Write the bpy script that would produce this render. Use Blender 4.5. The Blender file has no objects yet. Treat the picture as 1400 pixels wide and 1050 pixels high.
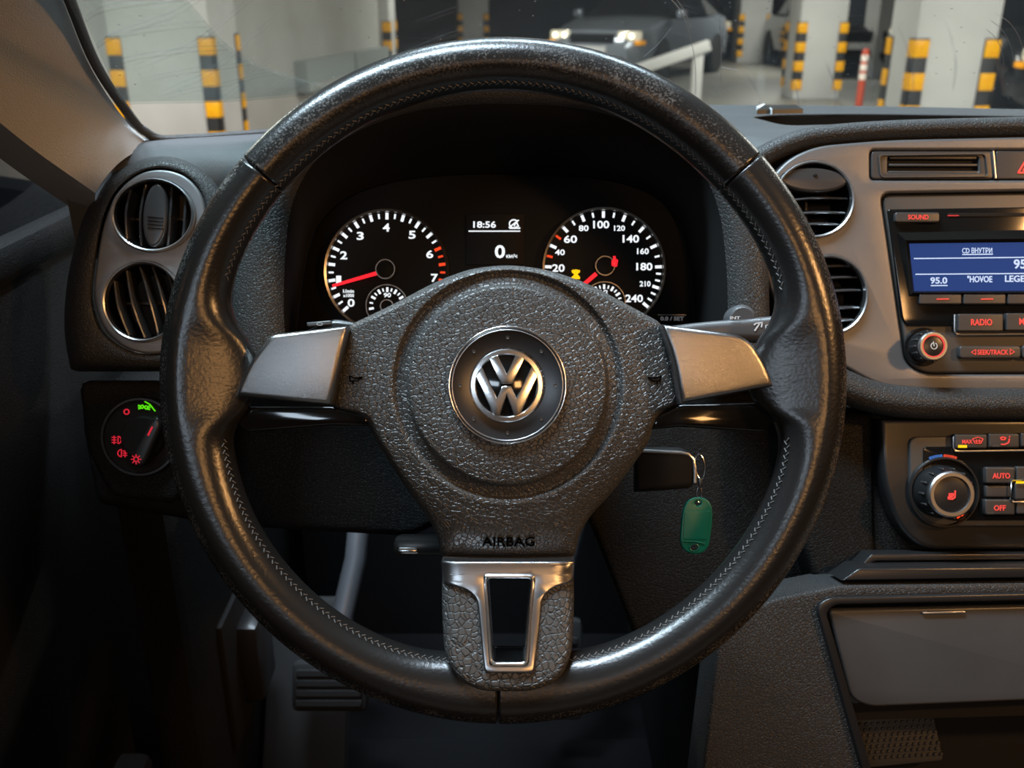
import bpy, bmesh, math, random
from mathutils import Matrix, Vector
random.seed(7)
rad = math.radians
SC = bpy.context.scene
COL = SC.collection

# ------------------------------------------------------------------ camera, world, lights
D = 0.515          # camera to steering wheel hub, metres
FP = 1300.0        # focal length in pixels of the 1400 px wide frame
ZC = 1.25          # camera height above the garage floor
PITCH = 22.0
RX = Matrix.Rotation(rad(90 - PITCH), 4, 'X')
CAMM = Matrix.Translation((0, 0, ZC)) @ RX
MF = CAMM @ Matrix.Translation((0, 0, -D))     # cockpit frame: origin at wheel hub, x right, y up the wheel plane, z to driver
MFI = MF.inverted()
cam = bpy.data.cameras.new('camera'); camo = bpy.data.objects.new('camera', cam); COL.objects.link(camo)
camo.matrix_world = CAMM
cam.sensor_width = 36; cam.lens = 36 * FP / 1400; cam.clip_start = 0.02; cam.clip_end = 200
cam.dof.use_dof = True; cam.dof.focus_distance = 0.58; cam.dof.aperture_fstop = 11
SC.camera = camo
SC.view_settings.view_transform = 'Standard'; SC.view_settings.look = 'None'
SC.view_settings.gamma = 1; SC.view_settings.use_curve_mapping = False
SC.view_settings.exposure = 0.0
wd = bpy.data.worlds.new('world'); SC.world = wd; wd.use_nodes = True
wd.node_tree.nodes['Background'].inputs[0].default_value = (0.75, 0.85, 1, 1)
wd.node_tree.nodes['Background'].inputs[1].default_value = 0.008

def area(name, loc, target, sx, sy, watts, col):
    l = bpy.data.lights.new(name, 'AREA'); l.shape = 'RECTANGLE'; l.size = sx; l.size_y = sy
    l.energy = watts; l.color = col
    o = bpy.data.objects.new(name, l); COL.objects.link(o)
    o.location = loc
    o.rotation_euler = (Vector(target) - Vector(loc)).to_track_quat('-Z', 'Y').to_euler()
    return o
COOL = (0.70, 0.85, 1.0); WARM = (1.0, 0.50, 0.17); NEUT = (1.0, 0.96, 0.88)
# tubes over the car (cool, driver's side) and a sodium-coloured lamp over the passenger side
area('tube_light_cool', (-0.50, 0.66, 2.55), (-0.1, 0.55, 1.05), 0.20, 1.0, 95, COOL)
area('tube_light_front', (0.15, 1.55, 2.55), (0, 0.6, 1.1), 1.3, 0.2, 45, COOL)
area('lamp_warm', (1.15, -0.05, 1.68), (0.1, 0.5, 1.05), 0.09, 0.09, 10, WARM)
area('tube_light_rear', (-0.70, -1.6, 2.0), (0, 0.6, 1.05), 0.6, 0.2, 6, COOL)
area('lamp_warm_rear', (0.50, -1.6, 1.95), (0, 0.6, 1.05), 0.26, 0.26, 7.5, WARM)
# garage ceiling luminaires
for lx, ly, w in ((-3.2, 5.0, 190), (0.6, 8.5, 90), (3.6, 4.8, 190), (-0.2, 14.5, 70), (3.6, 11, 120), (5.2, 18.5, 110)):
    area('ceiling_tube', (lx, ly, 2.52), (lx, ly + 0.25, 0), 1.5, 0.25, w, NEUT)

# ------------------------------------------------------------------ materials
def mat(name, col, rough=0.5, metal=0.0, emit=None, es=1.0, spec=0.5, bump=None, coat=0.0, vary=None):
    m = bpy.data.materials.new(name); m.use_nodes = True
    nt = m.node_tree; b = nt.nodes['Principled BSDF']
    b.inputs['Base Color'].default_value = (*col, 1); b.inputs['Roughness'].default_value = rough
    b.inputs['Metallic'].default_value = metal; b.inputs['Specular IOR Level'].default_value = spec
    b.inputs['Coat Weight'].default_value = coat
    if emit: b.inputs['Emission Color'].default_value = (*emit, 1); b.inputs['Emission Strength'].default_value = es
    tc = nt.nodes.new('ShaderNodeTexCoord')
    if bump:
        kind, scale, dist = bump
        if kind == 'vor':
            n0 = nt.nodes.new('ShaderNodeTexNoise'); n0.inputs['Scale'].default_value = scale * 0.7
            nt.links.new(tc.outputs['Object'], n0.inputs['Vector'])
            mx = nt.nodes.new('ShaderNodeMixRGB'); mx.blend_type = 'LINEAR_LIGHT'; mx.inputs[0].default_value = 0.3 / scale
            nt.links.new(tc.outputs['Object'], mx.inputs[1]); nt.links.new(n0.outputs['Color'], mx.inputs[2])
            v = nt.nodes.new('ShaderNodeTexVoronoi'); v.feature = 'DISTANCE_TO_EDGE'; v.inputs['Scale'].default_value = scale
            nt.links.new(mx.outputs[0], v.inputs['Vector'])
            r = nt.nodes.new('ShaderNodeMapRange'); r.interpolation_type = 'SMOOTHSTEP'
            r.inputs['From Max'].default_value = 0.14
            nt.links.new(v.outputs['Distance'], r.inputs['Value']); h = r.outputs[0]
        else:
            v = nt.nodes.new('ShaderNodeTexNoise'); v.inputs['Scale'].default_value = scale; v.inputs['Detail'].default_value = 4
            nt.links.new(tc.outputs['Object'], v.inputs['Vector']); h = v.outputs['Fac']
        bp = nt.nodes.new('ShaderNodeBump'); bp.inputs['Strength'].default_value = 0.8; bp.inputs['Distance'].default_value = dist
        nt.links.new(h, bp.inputs['Height']); nt.links.new(bp.outputs[0], b.inputs['Normal'])
    if vary:
        scale, c2, lo, hi = vary
        n = nt.nodes.new('ShaderNodeTexNoise'); n.inputs['Scale'].default_value = scale; n.inputs['Detail'].default_value = 6
        nt.links.new(tc.outputs['Object'], n.inputs['Vector'])
        mr = nt.nodes.new('ShaderNodeMapRange'); mr.inputs['From Min'].default_value = lo; mr.inputs['From Max'].default_value = hi
        nt.links.new(n.outputs['Fac'], mr.inputs['Value'])
        mc = nt.nodes.new('ShaderNodeMixRGB'); mc.inputs[1].default_value = (*col, 1); mc.inputs[2].default_value = (*c2, 1)
        nt.links.new(mr.outputs[0], mc.inputs[0]); nt.links.new(mc.outputs[0], b.inputs['Base Color'])
    return m

def leather_mat(name, r_lo, r_hi, amount):
    """smooth wheel leather; the finish is rubbed off in specks between the radii r_lo..r_hi of the rim"""
    m = mat(name, (0.011, 0.0105, 0.010), 0.36, spec=0.5, bump=('noise', 520, 0.00018))
    nt = m.node_tree; b = nt.nodes['Principled BSDF']
    tc = [n for n in nt.nodes if n.type == 'TEX_COORD'][0]
    sx = nt.nodes.new('ShaderNodeSeparateXYZ'); nt.links.new(tc.outputs['Object'], sx.inputs[0])
    cx = nt.nodes.new('ShaderNodeCombineXYZ'); nt.links.new(sx.outputs[0], cx.inputs[0]); nt.links.new(sx.outputs[1], cx.inputs[1])
    ln = nt.nodes.new('ShaderNodeVectorMath'); ln.operation = 'LENGTH'; nt.links.new(cx.outputs[0], ln.inputs[0])
    mid = (r_lo + r_hi) / 2
    sub = nt.nodes.new('ShaderNodeMath'); sub.operation = 'SUBTRACT'; sub.inputs[1].default_value = mid; nt.links.new(ln.outputs['Value'], sub.inputs[0])
    ab = nt.nodes.new('ShaderNodeMath'); ab.operation = 'ABSOLUTE'; nt.links.new(sub.outputs[0], ab.inputs[0])
    band = nt.nodes.new('ShaderNodeMapRange'); band.interpolation_type = 'SMOOTHSTEP'
    band.inputs['From Min'].default_value = 0; band.inputs['From Max'].default_value = (r_hi - r_lo) / 2
    band.inputs['To Min'].default_value = 1; band.inputs['To Max'].default_value = 0
    nt.links.new(ab.outputs[0], band.inputs['Value'])
    n1 = nt.nodes.new('ShaderNodeTexNoise'); n1.inputs['Scale'].default_value = 800; n1.inputs['Detail'].default_value = 5; n1.inputs['Roughness'].default_value = 0.7
    nt.links.new(tc.outputs['Object'], n1.inputs['Vector'])
    n2 = nt.nodes.new('ShaderNodeTexNoise'); n2.inputs['Scale'].default_value = 45
    nt.links.new(tc.outputs['Object'], n2.inputs['Vector'])
    a1 = nt.nodes.new('ShaderNodeMath'); a1.operation = 'MULTIPLY_ADD'; a1.inputs[1].default_value = 0.35
    nt.links.new(n2.outputs['Fac'], a1.inputs[0]); nt.links.new(n1.outputs['Fac'], a1.inputs[2])
    th = nt.nodes.new('ShaderNodeMapRange'); th.inputs['From Min'].default_value = 0.69; th.inputs['From Max'].default_value = 0.80
    nt.links.new(a1.outputs[0], th.inputs['Value'])
    mu = nt.nodes.new('ShaderNodeMath'); mu.operation = 'MULTIPLY'; nt.links.new(th.outputs[0], mu.inputs[0]); nt.links.new(band.outputs[0], mu.inputs[1])
    m2 = nt.nodes.new('ShaderNodeMath'); m2.operation = 'MULTIPLY'; m2.inputs[1].default_value = amount; nt.links.new(mu.outputs[0], m2.inputs[0])
    mc = nt.nodes.new('ShaderNodeMixRGB'); mc.inputs[1].default_value = (0.011, 0.0105, 0.010, 1); mc.inputs[2].default_value = (0.16, 0.15, 0.135, 1)
    nt.links.new(m2.outputs[0], mc.inputs[0]); nt.links.new(mc.outputs[0], b.inputs['Base Color'])
    rr = nt.nodes.new('ShaderNodeMapRange'); rr.inputs['To Min'].default_value = 0.26; rr.inputs['To Max'].default_value = 0.75
    nt.links.new(m2.outputs[0], rr.inputs['Value']); nt.links.new(rr.outputs[0], b.inputs['Roughness'])
    return m

M = {}
M['leather_top'] = leather_mat('leather_top', 0.160, 0.182, 0.5)
M['leather_grip'] = leather_mat('leather_grip', 0.1765, 0.1855, 0.7)
M['cover'] = mat('cover_grain', (0.046, 0.045, 0.043), 0.40, spec=0.55, bump=('vor', 400, 0.0006))
M['spoke_grain'] = mat('spoke_grain', (0.046, 0.045, 0.043), 0.45, spec=0.55, bump=('vor', 300, 0.0008))
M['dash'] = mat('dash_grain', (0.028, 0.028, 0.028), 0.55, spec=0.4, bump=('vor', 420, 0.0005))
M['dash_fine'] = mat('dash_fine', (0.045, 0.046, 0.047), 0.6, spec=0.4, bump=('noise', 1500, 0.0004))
M['dash_dark'] = mat('dash_dark', (0.005, 0.005, 0.005), 0.65, spec=0.2, bump=('vor', 420, 0.0004))  # black plastic, darkened further for the shade of the unbuilt car roof
M['silver'] = mat('fascia_silver', (0.138, 0.138, 0.142), 0.38, 0.45, bump=('noise', 2500, 0.00015))
M['silver_blue'] = mat('vent_panel_silver', (0.20, 0.205, 0.215), 0.42, 0.6, bump=('noise', 2500, 0.00012))
M['spoke_silver'] = mat('spoke_silver', (0.36, 0.36, 0.36), 0.28, 1.0, bump=('noise', 2500, 0.00015))
M['chrome'] = mat('chrome', (0.8, 0.8, 0.81), 0.17, 1.0)
M['satin_chrome'] = mat('satin_chrome', (0.62, 0.62, 0.63), 0.33, 1.0)
M['gloss_black'] = mat('gloss_black', (0.006, 0.006, 0.006), 0.08, spec=0.5)
M['satin_black'] = mat('satin_black', (0.012, 0.012, 0.0125), 0.32)
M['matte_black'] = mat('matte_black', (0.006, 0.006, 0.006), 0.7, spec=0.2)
M['badge_ring'] = mat('badge_ring', (0.02, 0.02, 0.021), 0.28, 0.2)
M['button'] = mat('button_grey', (0.03, 0.028, 0.028), 0.45)
M['bezel'] = mat('radio_bezel', (0.042, 0.041, 0.04), 0.42)
M['blade'] = mat('vent_blade', (0.035, 0.035, 0.037), 0.28)
M['barrel'] = mat('vent_barrel', (0.004, 0.004, 0.004), 0.6, spec=0.2)
M['face'] = mat('dial_face', (0.002, 0.002, 0.002), 0.5, spec=0.15)
M['ring_metal'] = mat('dial_ring', (0.36, 0.33, 0.30), 0.35, 1.0)
M['white_glow'] = mat('white_glow', (0.02, 0.02, 0.02), 0.5, emit=(0.9, 0.95, 1), es=1.1)
M['white_dim'] = mat('white_dim', (0.02, 0.02, 0.02), 0.5, emit=(0.8, 0.8, 0.85), es=0.12)
M['red_glow'] = mat('red_glow', (0.02, 0, 0), 0.5, emit=(1, 0.07, 0.06), es=0.95)
M['needle'] = mat('needle_red', (0.3, 0, 0), 0.5, emit=(1, 0.015, 0.03), es=1.1)
M['red_tick'] = mat('red_tick', (0.02, 0, 0), 0.5, emit=(1, 0.06, 0.01), es=1.0)
M['yellow_glow'] = mat('yellow_glow', (0.02, 0.01, 0), 0.5, emit=(1, 0.55, 0.0), es=1.3)
M['green_glow'] = mat('green_glow', (0, 0.02, 0), 0.5, emit=(0.12, 0.9, 0.0), es=0.9)
M['red_dim'] = mat('red_dim', (0.02, 0, 0), 0.5, emit=(1, 0.02, 0.05), es=0.6)
M['screen'] = mat('screen_blue', (0.0, 0.0, 0.01), 0.6, spec=0.1, emit=(0.017, 0.05, 0.19), es=1.0)
M['screen_text'] = mat('screen_text', (0, 0, 0), 0.5, emit=(0.60, 0.74, 1.0), es=1.0)
M['blue_mark'] = mat('blue_mark', (0.02, 0.10, 0.32), 0.5, emit=(0.02, 0.12, 0.4), es=0.35)
M['red_mark'] = mat('red_mark', (0.45, 0.04, 0.02), 0.5, emit=(0.6, 0.03, 0.01), es=0.35)
M['thread'] = mat('thread', (0.11, 0.105, 0.10), 0.7)
M['pillar'] = mat('pillar_plastic', (0.34, 0.335, 0.32), 0.85, spec=0.2, bump=('noise', 900, 0.0008))
M['seal'] = mat('seal_rubber', (0.05, 0.05, 0.048), 0.7, bump=('noise', 1200, 0.001))
M['green_tag'] = mat('green_plastic', (0.0, 0.13, 0.082), 0.38)
M['stalk'] = mat('stalk_grey', (0.06, 0.06, 0.062), 0.35)
M['lid'] = mat('lid_grey', (0.052, 0.054, 0.056), 0.36, vary=(9, (0.04, 0.041, 0.043), 0.4, 0.6))
M['rubber_mat'] = mat('rubber_mat', (0.03, 0.03, 0.03), 0.6)
M['carpet'] = mat('carpet', (0.005, 0.005, 0.0055), 0.95, spec=0.1, bump=('noise', 1500, 0.002))
M['pedal_metal'] = mat('pedal_metal', (0.13, 0.135, 0.145), 0.4, 0.6)
M['scratch'] = mat('scratch', (0.30, 0.31, 0.32), 0.6)
M['icon_dark'] = mat('icon_dark', (0.002, 0.002, 0.002), 0.9, spec=0.0)  # flat black stands in for the shade inside debossed marks
M['trim_chrome'] = mat('trim_chrome', (0.34, 0.34, 0.345), 0.28, 1.0)
M['icon_grey'] = mat('icon_grey', (0.55, 0.55, 0.55), 0.6)
# garage
M['paint_white'] = mat('paint_white', (0.60, 0.60, 0.585), 0.75, vary=(1.6, (0.48, 0.48, 0.47), 0.35, 0.75))
M['wall_grey'] = mat('wall_grey', (0.42, 0.42, 0.40), 0.85, vary=(1.2, (0.33, 0.325, 0.30), 0.35, 0.7))
M['wall_dark'] = mat('wall_dark', (0.060, 0.066, 0.075), 0.9)
M['concrete'] = mat('floor_concrete', (0.24, 0.225, 0.195), 0.42, vary=(0.8, (0.17, 0.165, 0.15), 0.35, 0.7))
M['guard_black'] = mat('guard_rubber', (0.03, 0.03, 0.032), 0.55)
M['guard_yellow'] = mat('guard_yellow', (1.0, 0.50, 0.0), 0.4, vary=(30, (0.95, 0.38, 0.0), 0.4, 0.7))
M['post_red'] = mat('post_red', (0.50, 0.06, 0.02), 0.5)
M['post_white'] = mat('post_white', (0.85, 0.75, 0.68), 0.5)
M['duct'] = mat('rail_grey', (0.28, 0.31, 0.30), 0.5)
M['car_silver'] = mat('car_silver', (0.32, 0.36, 0.42), 0.25, 0.5, coat=0.6)
M['car_dark'] = mat('car_dark', (0.012, 0.014, 0.018), 0.2, 0.2, coat=0.8)
M['car_white'] = mat('car_white', (0.5, 0.5, 0.48), 0.25, coat=0.6)
M['car_glass'] = mat('car_glass', (0.008, 0.009, 0.011), 0.05)
M['tyre'] = mat('tyre', (0.008, 0.008, 0.008), 0.8)
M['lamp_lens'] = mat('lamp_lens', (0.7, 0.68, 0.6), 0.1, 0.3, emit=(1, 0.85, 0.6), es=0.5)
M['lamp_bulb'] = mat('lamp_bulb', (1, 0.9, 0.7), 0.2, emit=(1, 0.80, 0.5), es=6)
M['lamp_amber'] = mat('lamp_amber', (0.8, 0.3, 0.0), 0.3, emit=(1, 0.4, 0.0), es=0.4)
M['tube_glow'] = mat('tube_glow', (1, 1, 1), 0.5, emit=(1, 0.97, 0.9), es=6)
M['fixture'] = mat('fixture', (0.6, 0.6, 0.6), 0.5)
M['plate_white'] = mat('plate_white', (0.7, 0.7, 0.7), 0.5)

def glass_mat():
    m = bpy.data.materials.new('windshield_glass'); m.use_nodes = True; nt = m.node_tree
    nt.nodes.clear(); N = nt.nodes.new; L = nt.links.new
    out = N('ShaderNodeOutputMaterial'); tr = N('ShaderNodeBsdfTransparent'); gl = N('ShaderNodeBsdfGlossy'); df = N('ShaderNodeBsdfDiffuse')
    tr.inputs[0].default_value = (0.93, 0.96, 0.95, 1); gl.inputs['Roughness'].default_value = 0.03
    df.inputs[0].default_value = (0.62, 0.64, 0.66, 1)
    lw = N('ShaderNodeLayerWeight'); lw.inputs[0].default_value = 0.5
    pw = N('ShaderNodeMath'); pw.operation = 'POWER'; pw.inputs[1].default_value = 5; L(lw.outputs['Facing'], pw.inputs[0])
    fr = N('ShaderNodeMath'); fr.operation = 'MULTIPLY_ADD'; fr.inputs[1].default_value = 0.10; fr.inputs[2].default_value = 0.02; L(pw.outputs[0], fr.inputs[0])
    s1 = N('ShaderNodeMixShader'); L(fr.outputs[0], s1.inputs[0]); L(tr.outputs[0], s1.inputs[1]); L(gl.outputs[0], s1.inputs[2])
    tc = N('ShaderNodeTexCoord')
    # dust specks
    v = N('ShaderNodeTexVoronoi'); v.inputs['Scale'].default_value = 95; L(tc.outputs['Object'], v.inputs['Vector'])
    sp = N('ShaderNodeMapRange'); sp.inputs['From Min'].default_value = 0.05; sp.inputs['From Max'].default_value = 0.12
    sp.inputs['To Min'].default_value = 0.5; sp.inputs['To Max'].default_value = 0; L(v.outputs['Distance'], sp.inputs['Value'])
    pick = N('ShaderNodeMath'); pick.operation = 'GREATER_THAN'; pick.inputs[1].default_value = 0.72
    sc = N('ShaderNodeSeparateColor'); L(v.outputs['Color'], sc.inputs[0]); L(sc.outputs[0], pick.inputs[0])
    d1 = N('ShaderNodeMath'); d1.operation = 'MULTIPLY'; L(sp.outputs[0], d1.inputs[0]); L(pick.outputs[0], d1.inputs[1])
    # wiper-swept scratches: fine rings about the wiper pivot
    mp = N('ShaderNodeMapping'); mp.inputs['Location'].default_value = (0.10, 0.02, 0.10); L(tc.outputs['Object'], mp.inputs['Vector'])
    wv = N('ShaderNodeTexWave'); wv.wave_type = 'RINGS'; wv.rings_direction = 'SPHERICAL'; wv.inputs['Scale'].default_value = 9; wv.inputs['Distortion'].default_value = 0.6
    wv.inputs['Detail'].default_value = 3
    L(mp.outputs[0], wv.inputs['Vector'])
    wr = N('ShaderNodeMapRange'); wr.inputs['From Min'].default_value = 0.975; wr.inputs['From Max'].default_value = 1.0; wr.inputs['To Max'].default_value = 0.14
    L(wv.outputs['Fac'], wr.inputs['Value'])
    nz = N('ShaderNodeTexNoise'); nz.inputs['Scale'].default_value = 7; L(tc.outputs['Object'], nz.inputs['Vector'])
    nr = N('ShaderNodeMapRange'); nr.inputs['From Min'].default_value = 0.5; nr.inputs['From Max'].default_value = 0.65; L(nz.outputs['Fac'], nr.inputs['Value'])
    d2 = N('ShaderNodeMath'); d2.operation = 'MULTIPLY'; L(wr.outputs[0], d2.inputs[0]); L(nr.outputs[0], d2.inputs[1])
    # film of dust
    n3 = N('ShaderNodeTexNoise'); n3.inputs['Scale'].default_value = 3; n3.inputs['Detail'].default_value = 8; L(tc.outputs['Object'], n3.inputs['Vector'])
    fm = N('ShaderNodeMapRange'); fm.inputs['To Min'].default_value = 0.0; fm.inputs['To Max'].default_value = 0.08; L(n3.outputs['Fac'], fm.inputs['Value'])
    a = N('ShaderNodeMath'); a.operation = 'ADD'; L(d1.outputs[0], a.inputs[0]); L(d2.outputs[0], a.inputs[1])
    a2 = N('ShaderNodeMath'); a2.operation = 'ADD'; a2.use_clamp = True; L(a.outputs[0], a2.inputs[0]); L(fm.outputs[0], a2.inputs[1])
    s2 = N('ShaderNodeMixShader'); L(a2.outputs[0], s2.inputs[0]); L(s1.outputs[0], s2.inputs[1]); L(df.outputs[0], s2.inputs[2])
    L(s2.outputs[0], out.inputs[0]); return m
M['glass'] = glass_mat()

# ------------------------------------------------------------------ helpers
def P(px, py, z):
    s = (D - z) / FP
    return Vector(((px - 700) * s, (525 - py) * s, z))
def W(px, py, h):
    """cockpit-frame point where the sight line through a pixel meets the level plane h metres above the garage floor"""
    d = RX.to_3x3() @ Vector(((px - 700) / FP, (525 - py) / FP, -1)); t = (h - ZC) / d.z
    return MFI @ (Vector((0, 0, ZC)) + d * t)
ORG = {}
def thing(name, label, cat, o=(0, 0, 0), group=None, M4=None):
    e = bpy.data.objects.new(name, None); COL.objects.link(e)
    e.empty_display_size = 0.02
    e.matrix_world = (MF if M4 is None else M4) @ Matrix.Translation(o)
    e['label'] = label; e['category'] = cat
    if group: e['group'] = group
    ORG[e.name] = Vector(o); return e
def part(name, vf, m, parent, smooth=True, label=None, kind=None, ang=38):
    v, f = vf; o0 = ORG[parent.name]
    me = bpy.data.meshes.new(name); me.from_pydata([tuple(Vector(p) - o0) for p in v], [], f); me.update()
    bm = bmesh.new(); bm.from_mesh(me); bmesh.ops.recalc_face_normals(bm, faces=bm.faces); bm.to_mesh(me); bm.free()
    if smooth:
        me.shade_smooth(); me.set_sharp_from_angle(angle=rad(ang))
    me.materials.append(M[m])
    o = bpy.data.objects.new(name, me); COL.objects.link(o); o.parent = parent
    ORG[o.name] = o0
    if label: o['label'] = label
    if kind: o['kind'] = kind
    return o
def join(*vfs):
    V = []; Fs = []
    for v, f in vfs:
        n = len(V); V += list(v); Fs += [tuple(i + n for i in q) for q in f]
    return V, Fs
def mesh_vf(me):
    bm = bmesh.new(); bm.from_mesh(me); bmesh.ops.remove_doubles(bm, verts=bm.verts, dist=1e-6)
    bm.verts.ensure_lookup_table()
    v = [x.co.copy() for x in bm.verts]; f = [tuple(y.index for y in q.verts) for q in bm.faces]; bm.free()
    return v, f
def rnd(pts, r, n=5):
    """round the corners of a closed polygon (same units as pts)"""
    out = []; k = len(pts); rs = r if isinstance(r, (list, tuple)) else [r] * k
    for i in range(k):
        p = Vector(pts[i]); a = Vector(pts[i - 1]) - p; b = Vector(pts[(i + 1) % k]) - p
        q = min(rs[i], a.length * 0.49, b.length * 0.49)
        if q <= 0: out.append(tuple(p)); continue
        A = p + a.normalized() * q; B = p + b.normalized() * q
        for j in range(n + 1):
            t = j / n; out.append(tuple((1 - t) ** 2 * A + 2 * t * (1 - t) * p + t * t * B))
    return out
def spline(pts, n=8, closed=False):
    out = []; k = len(pts); V = [Vector(p) for p in pts]
    rng = range(k) if closed else range(k - 1)
    for i in rng:
        p1, p2 = V[i], V[(i + 1) % k]
        p0 = V[i - 1] if closed or i > 0 else p1 * 2 - p2
        p3 = V[(i + 2) % k] if closed or i + 2 < k else p2 * 2 - p1
        for j in range(n):
            t = j / n
            out.append(0.5 * ((2 * p1) + (p2 - p0) * t + (2 * p0 - 5 * p1 + 4 * p2 - p3) * t * t + (3 * p1 - p0 - 3 * p2 + p3) * t ** 3))
    if not closed: out.append(V[-1])
    return out
def tidy(lp, d):
    """drop corner points that would cross over when the outline is inset by d (positive = to the inside)"""
    lp = [Vector(p) for p in lp]
    for _ in range(60):
        lp = [p for i, p in enumerate(lp) if (p - lp[i - 1]).length > 1e-7]
        n = len(lp); ar = sum(lp[i - 1].x * lp[i].y - lp[i].x * lp[i - 1].y for i in range(n)); sg = 1 if ar > 0 else -1
        ins = []
        for i in range(n):
            a = (lp[i] - lp[i - 1]).normalized(); b = (lp[(i + 1) % n] - lp[i]).normalized()
            na = Vector((-a.y, a.x)) * sg; nb = Vector((-b.y, b.x)) * sg; m = na + nb
            if m.length < 1e-6: m = na
            m.normalize(); ins.append(lp[i] + m * d / max(0.25, m.dot(na)))
        bad = [i for i in range(n) if (ins[(i + 1) % n] - ins[i]).dot(lp[(i + 1) % n] - lp[i]) <= 0]
        if not bad or n < 5: break
        i = min(bad, key=lambda q: (lp[(q + 1) % n] - lp[q]).length); j = (i + 1) % n
        mid = (lp[i] + lp[j]) / 2; lp[i] = mid; del lp[j]
    return lp
def plate(loops, zf, depth, bev=0.0, bres=2, px=True):
    """flat body whose outline(s) are loops; front at zf, going back by depth, rounded edges"""
    cu = bpy.data.curves.new('tmp', 'CURVE'); cu.dimensions = '2D'; cu.fill_mode = 'BOTH'
    for li, lp in enumerate(loops):
        lp = [(P(p[0], p[1], zf).xy if px else Vector((p[0], p[1]))) for p in lp]
        lp = tidy(lp, bev * 1.1 if li == 0 else -bev * 1.1)
        sp = cu.splines.new('POLY'); sp.points.add(len(lp) - 1); sp.use_cyclic_u = True
        for q, c in zip(sp.points, lp): q.co = (c.x, c.y, 0, 1)
    cu.extrude = max(depth / 2 - bev, 0.00002); cu.bevel_depth = bev; cu.bevel_resolution = bres; cu.offset = -bev
    ob = bpy.data.objects.new('tmp', cu); me = bpy.data.meshes.new_from_object(ob)
    v, f = mesh_vf(me); bpy.data.objects.remove(ob); bpy.data.curves.remove(cu); bpy.data.meshes.remove(me)
    return [p + Vector((0, 0, zf - depth / 2)) for p in v], f
def rect(x0, y0, x1, y1, r=0, n=4):
    return rnd([(x0, y0), (x1, y0), (x1, y1), (x0, y1)], r, n) if r else [(x0, y0), (x1, y0), (x1, y1), (x0, y1)]
def ell(cx, cy, rx, ry=None, n=48, rot=0):
    ry = rx if ry is None else ry; c, s = math.cos(rad(rot)), math.sin(rad(rot))
    return [(cx + rx * math.cos(2 * math.pi * i / n) * c - ry * math.sin(2 * math.pi * i / n) * s,
             cy + rx * math.cos(2 * math.pi * i / n) * s + ry * math.sin(2 * math.pi * i / n) * c) for i in range(n)]
def text(s, px, py, z, m, parent, h, w=None, name='lettering', ext=0.00015, rot=0, zfun=None, bold=0.022):
    cu = bpy.data.curves.new('tmp', 'FONT'); cu.body = s; cu.size = 1; cu.extrude = 0.01; cu.resolution_u = 3; cu.offset = bold
    ob = bpy.data.objects.new('tmp', cu); me = bpy.data.meshes.new_from_object(ob)
    v, f = mesh_vf(me); bpy.data.objects.remove(ob); bpy.data.curves.remove(cu); bpy.data.meshes.remove(me)
    x0 = min(p.x for p in v); x1 = max(p.x for p in v); y0 = min(p.y for p in v); y1 = max(p.y for p in v)
    k = (D - z) / FP; sy = h * k / (y1 - y0); sx = w * k / (x1 - x0) if w else sy
    c = P(px, py, z); cr, sr = math.cos(rad(rot)), math.sin(rad(rot)); out = []
    for p in v:
        a = (p.x - (x0 + x1) / 2) * sx; b = (p.y - (y0 + y1) / 2) * sy
        q = Vector((c.x + a * cr - b * sr, c.y + a * sr + b * cr, z + (ext if p.z > 0 else -ext)))
        if zfun: q.z = zfun(q.x, q.y) + (ext if p.z > 0 else -ext)
        out.append(q)
    return part(name, (out, f), m, parent, smooth=False)
def strokes(lines, w, z, ext=0.0002, zfun=None):
    """line drawing in pixels as thin raised bars"""
    V = []; Fs = []
    for ln in lines:
        for (a, b) in zip(ln[:-1], ln[1:]):
            A = Vector(a); B = Vector(b); t = (B - A)
            if t.length < 1e-6: continue
            t.normalize(); nrm = Vector((-t.y, t.x)) * w / 2; A = A - t * w * 0.25; B = B + t * w * 0.25
            n0 = len(V)
            for q in (A + nrm, B + nrm, B - nrm, A - nrm):
                p = P(q.x, q.y, z); zz = zfun(p.x, p.y) if zfun else z
                V.append(Vector((p.x, p.y, zz - ext))); V.append(Vector((p.x, p.y, zz + ext)))
            for i in range(4):
                j = (i + 1) % 4; Fs.append((n0 + 2 * i, n0 + 2 * j, n0 + 2 * j + 1, n0 + 2 * i + 1))
            Fs.append((n0 + 1, n0 + 3, n0 + 5, n0 + 7)); Fs.append((n0, n0 + 6, n0 + 4, n0 + 2))
    return V, Fs
def arc(cx, cy, r, a0, a1, n=10, ry=None):
    ry = r if ry is None else ry
    return [(cx + r * math.cos(rad(a0 + (a1 - a0) * i / n)), cy - ry * math.sin(rad(a0 + (a1 - a0) * i / n))) for i in range(n + 1)]
def lathe(prof, c, n=48, ex=1.0, ey=1.0, axis=None, cap0=True):
    """profile (radius, height along z) about c; axis: optional matrix for another direction"""
    V = []; Fs = []; k = len(prof)
    for r, z in prof:
        for i in range(n):
            a = 2 * math.pi * i / n; p = Vector((r * ex * math.cos(a), r * ey * math.sin(a), z))
            V.append((axis @ p if axis else p) + Vector(c))
    for j in range(k - 1):
        for i in range(n):
            i2 = (i + 1) % n; Fs.append((j * n + i, j * n + i2, (j + 1) * n + i2, (j + 1) * n + i))
    if cap0 and prof[0][0] > 1e-6: Fs.append(tuple(range(n - 1, -1, -1)))
    if prof[-1][0] > 1e-6: Fs.append(tuple((k - 1) * n + i for i in range(n)))
    return V, Fs
def ringl(prof, c, n=48, ex=1.0, ey=1.0):
    """closed cross-section swept round c"""
    V, Fs = lathe(prof + [prof[0]], c, n, ex, ey); 
    return V, [f for f in Fs if len(f) == 4]
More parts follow.
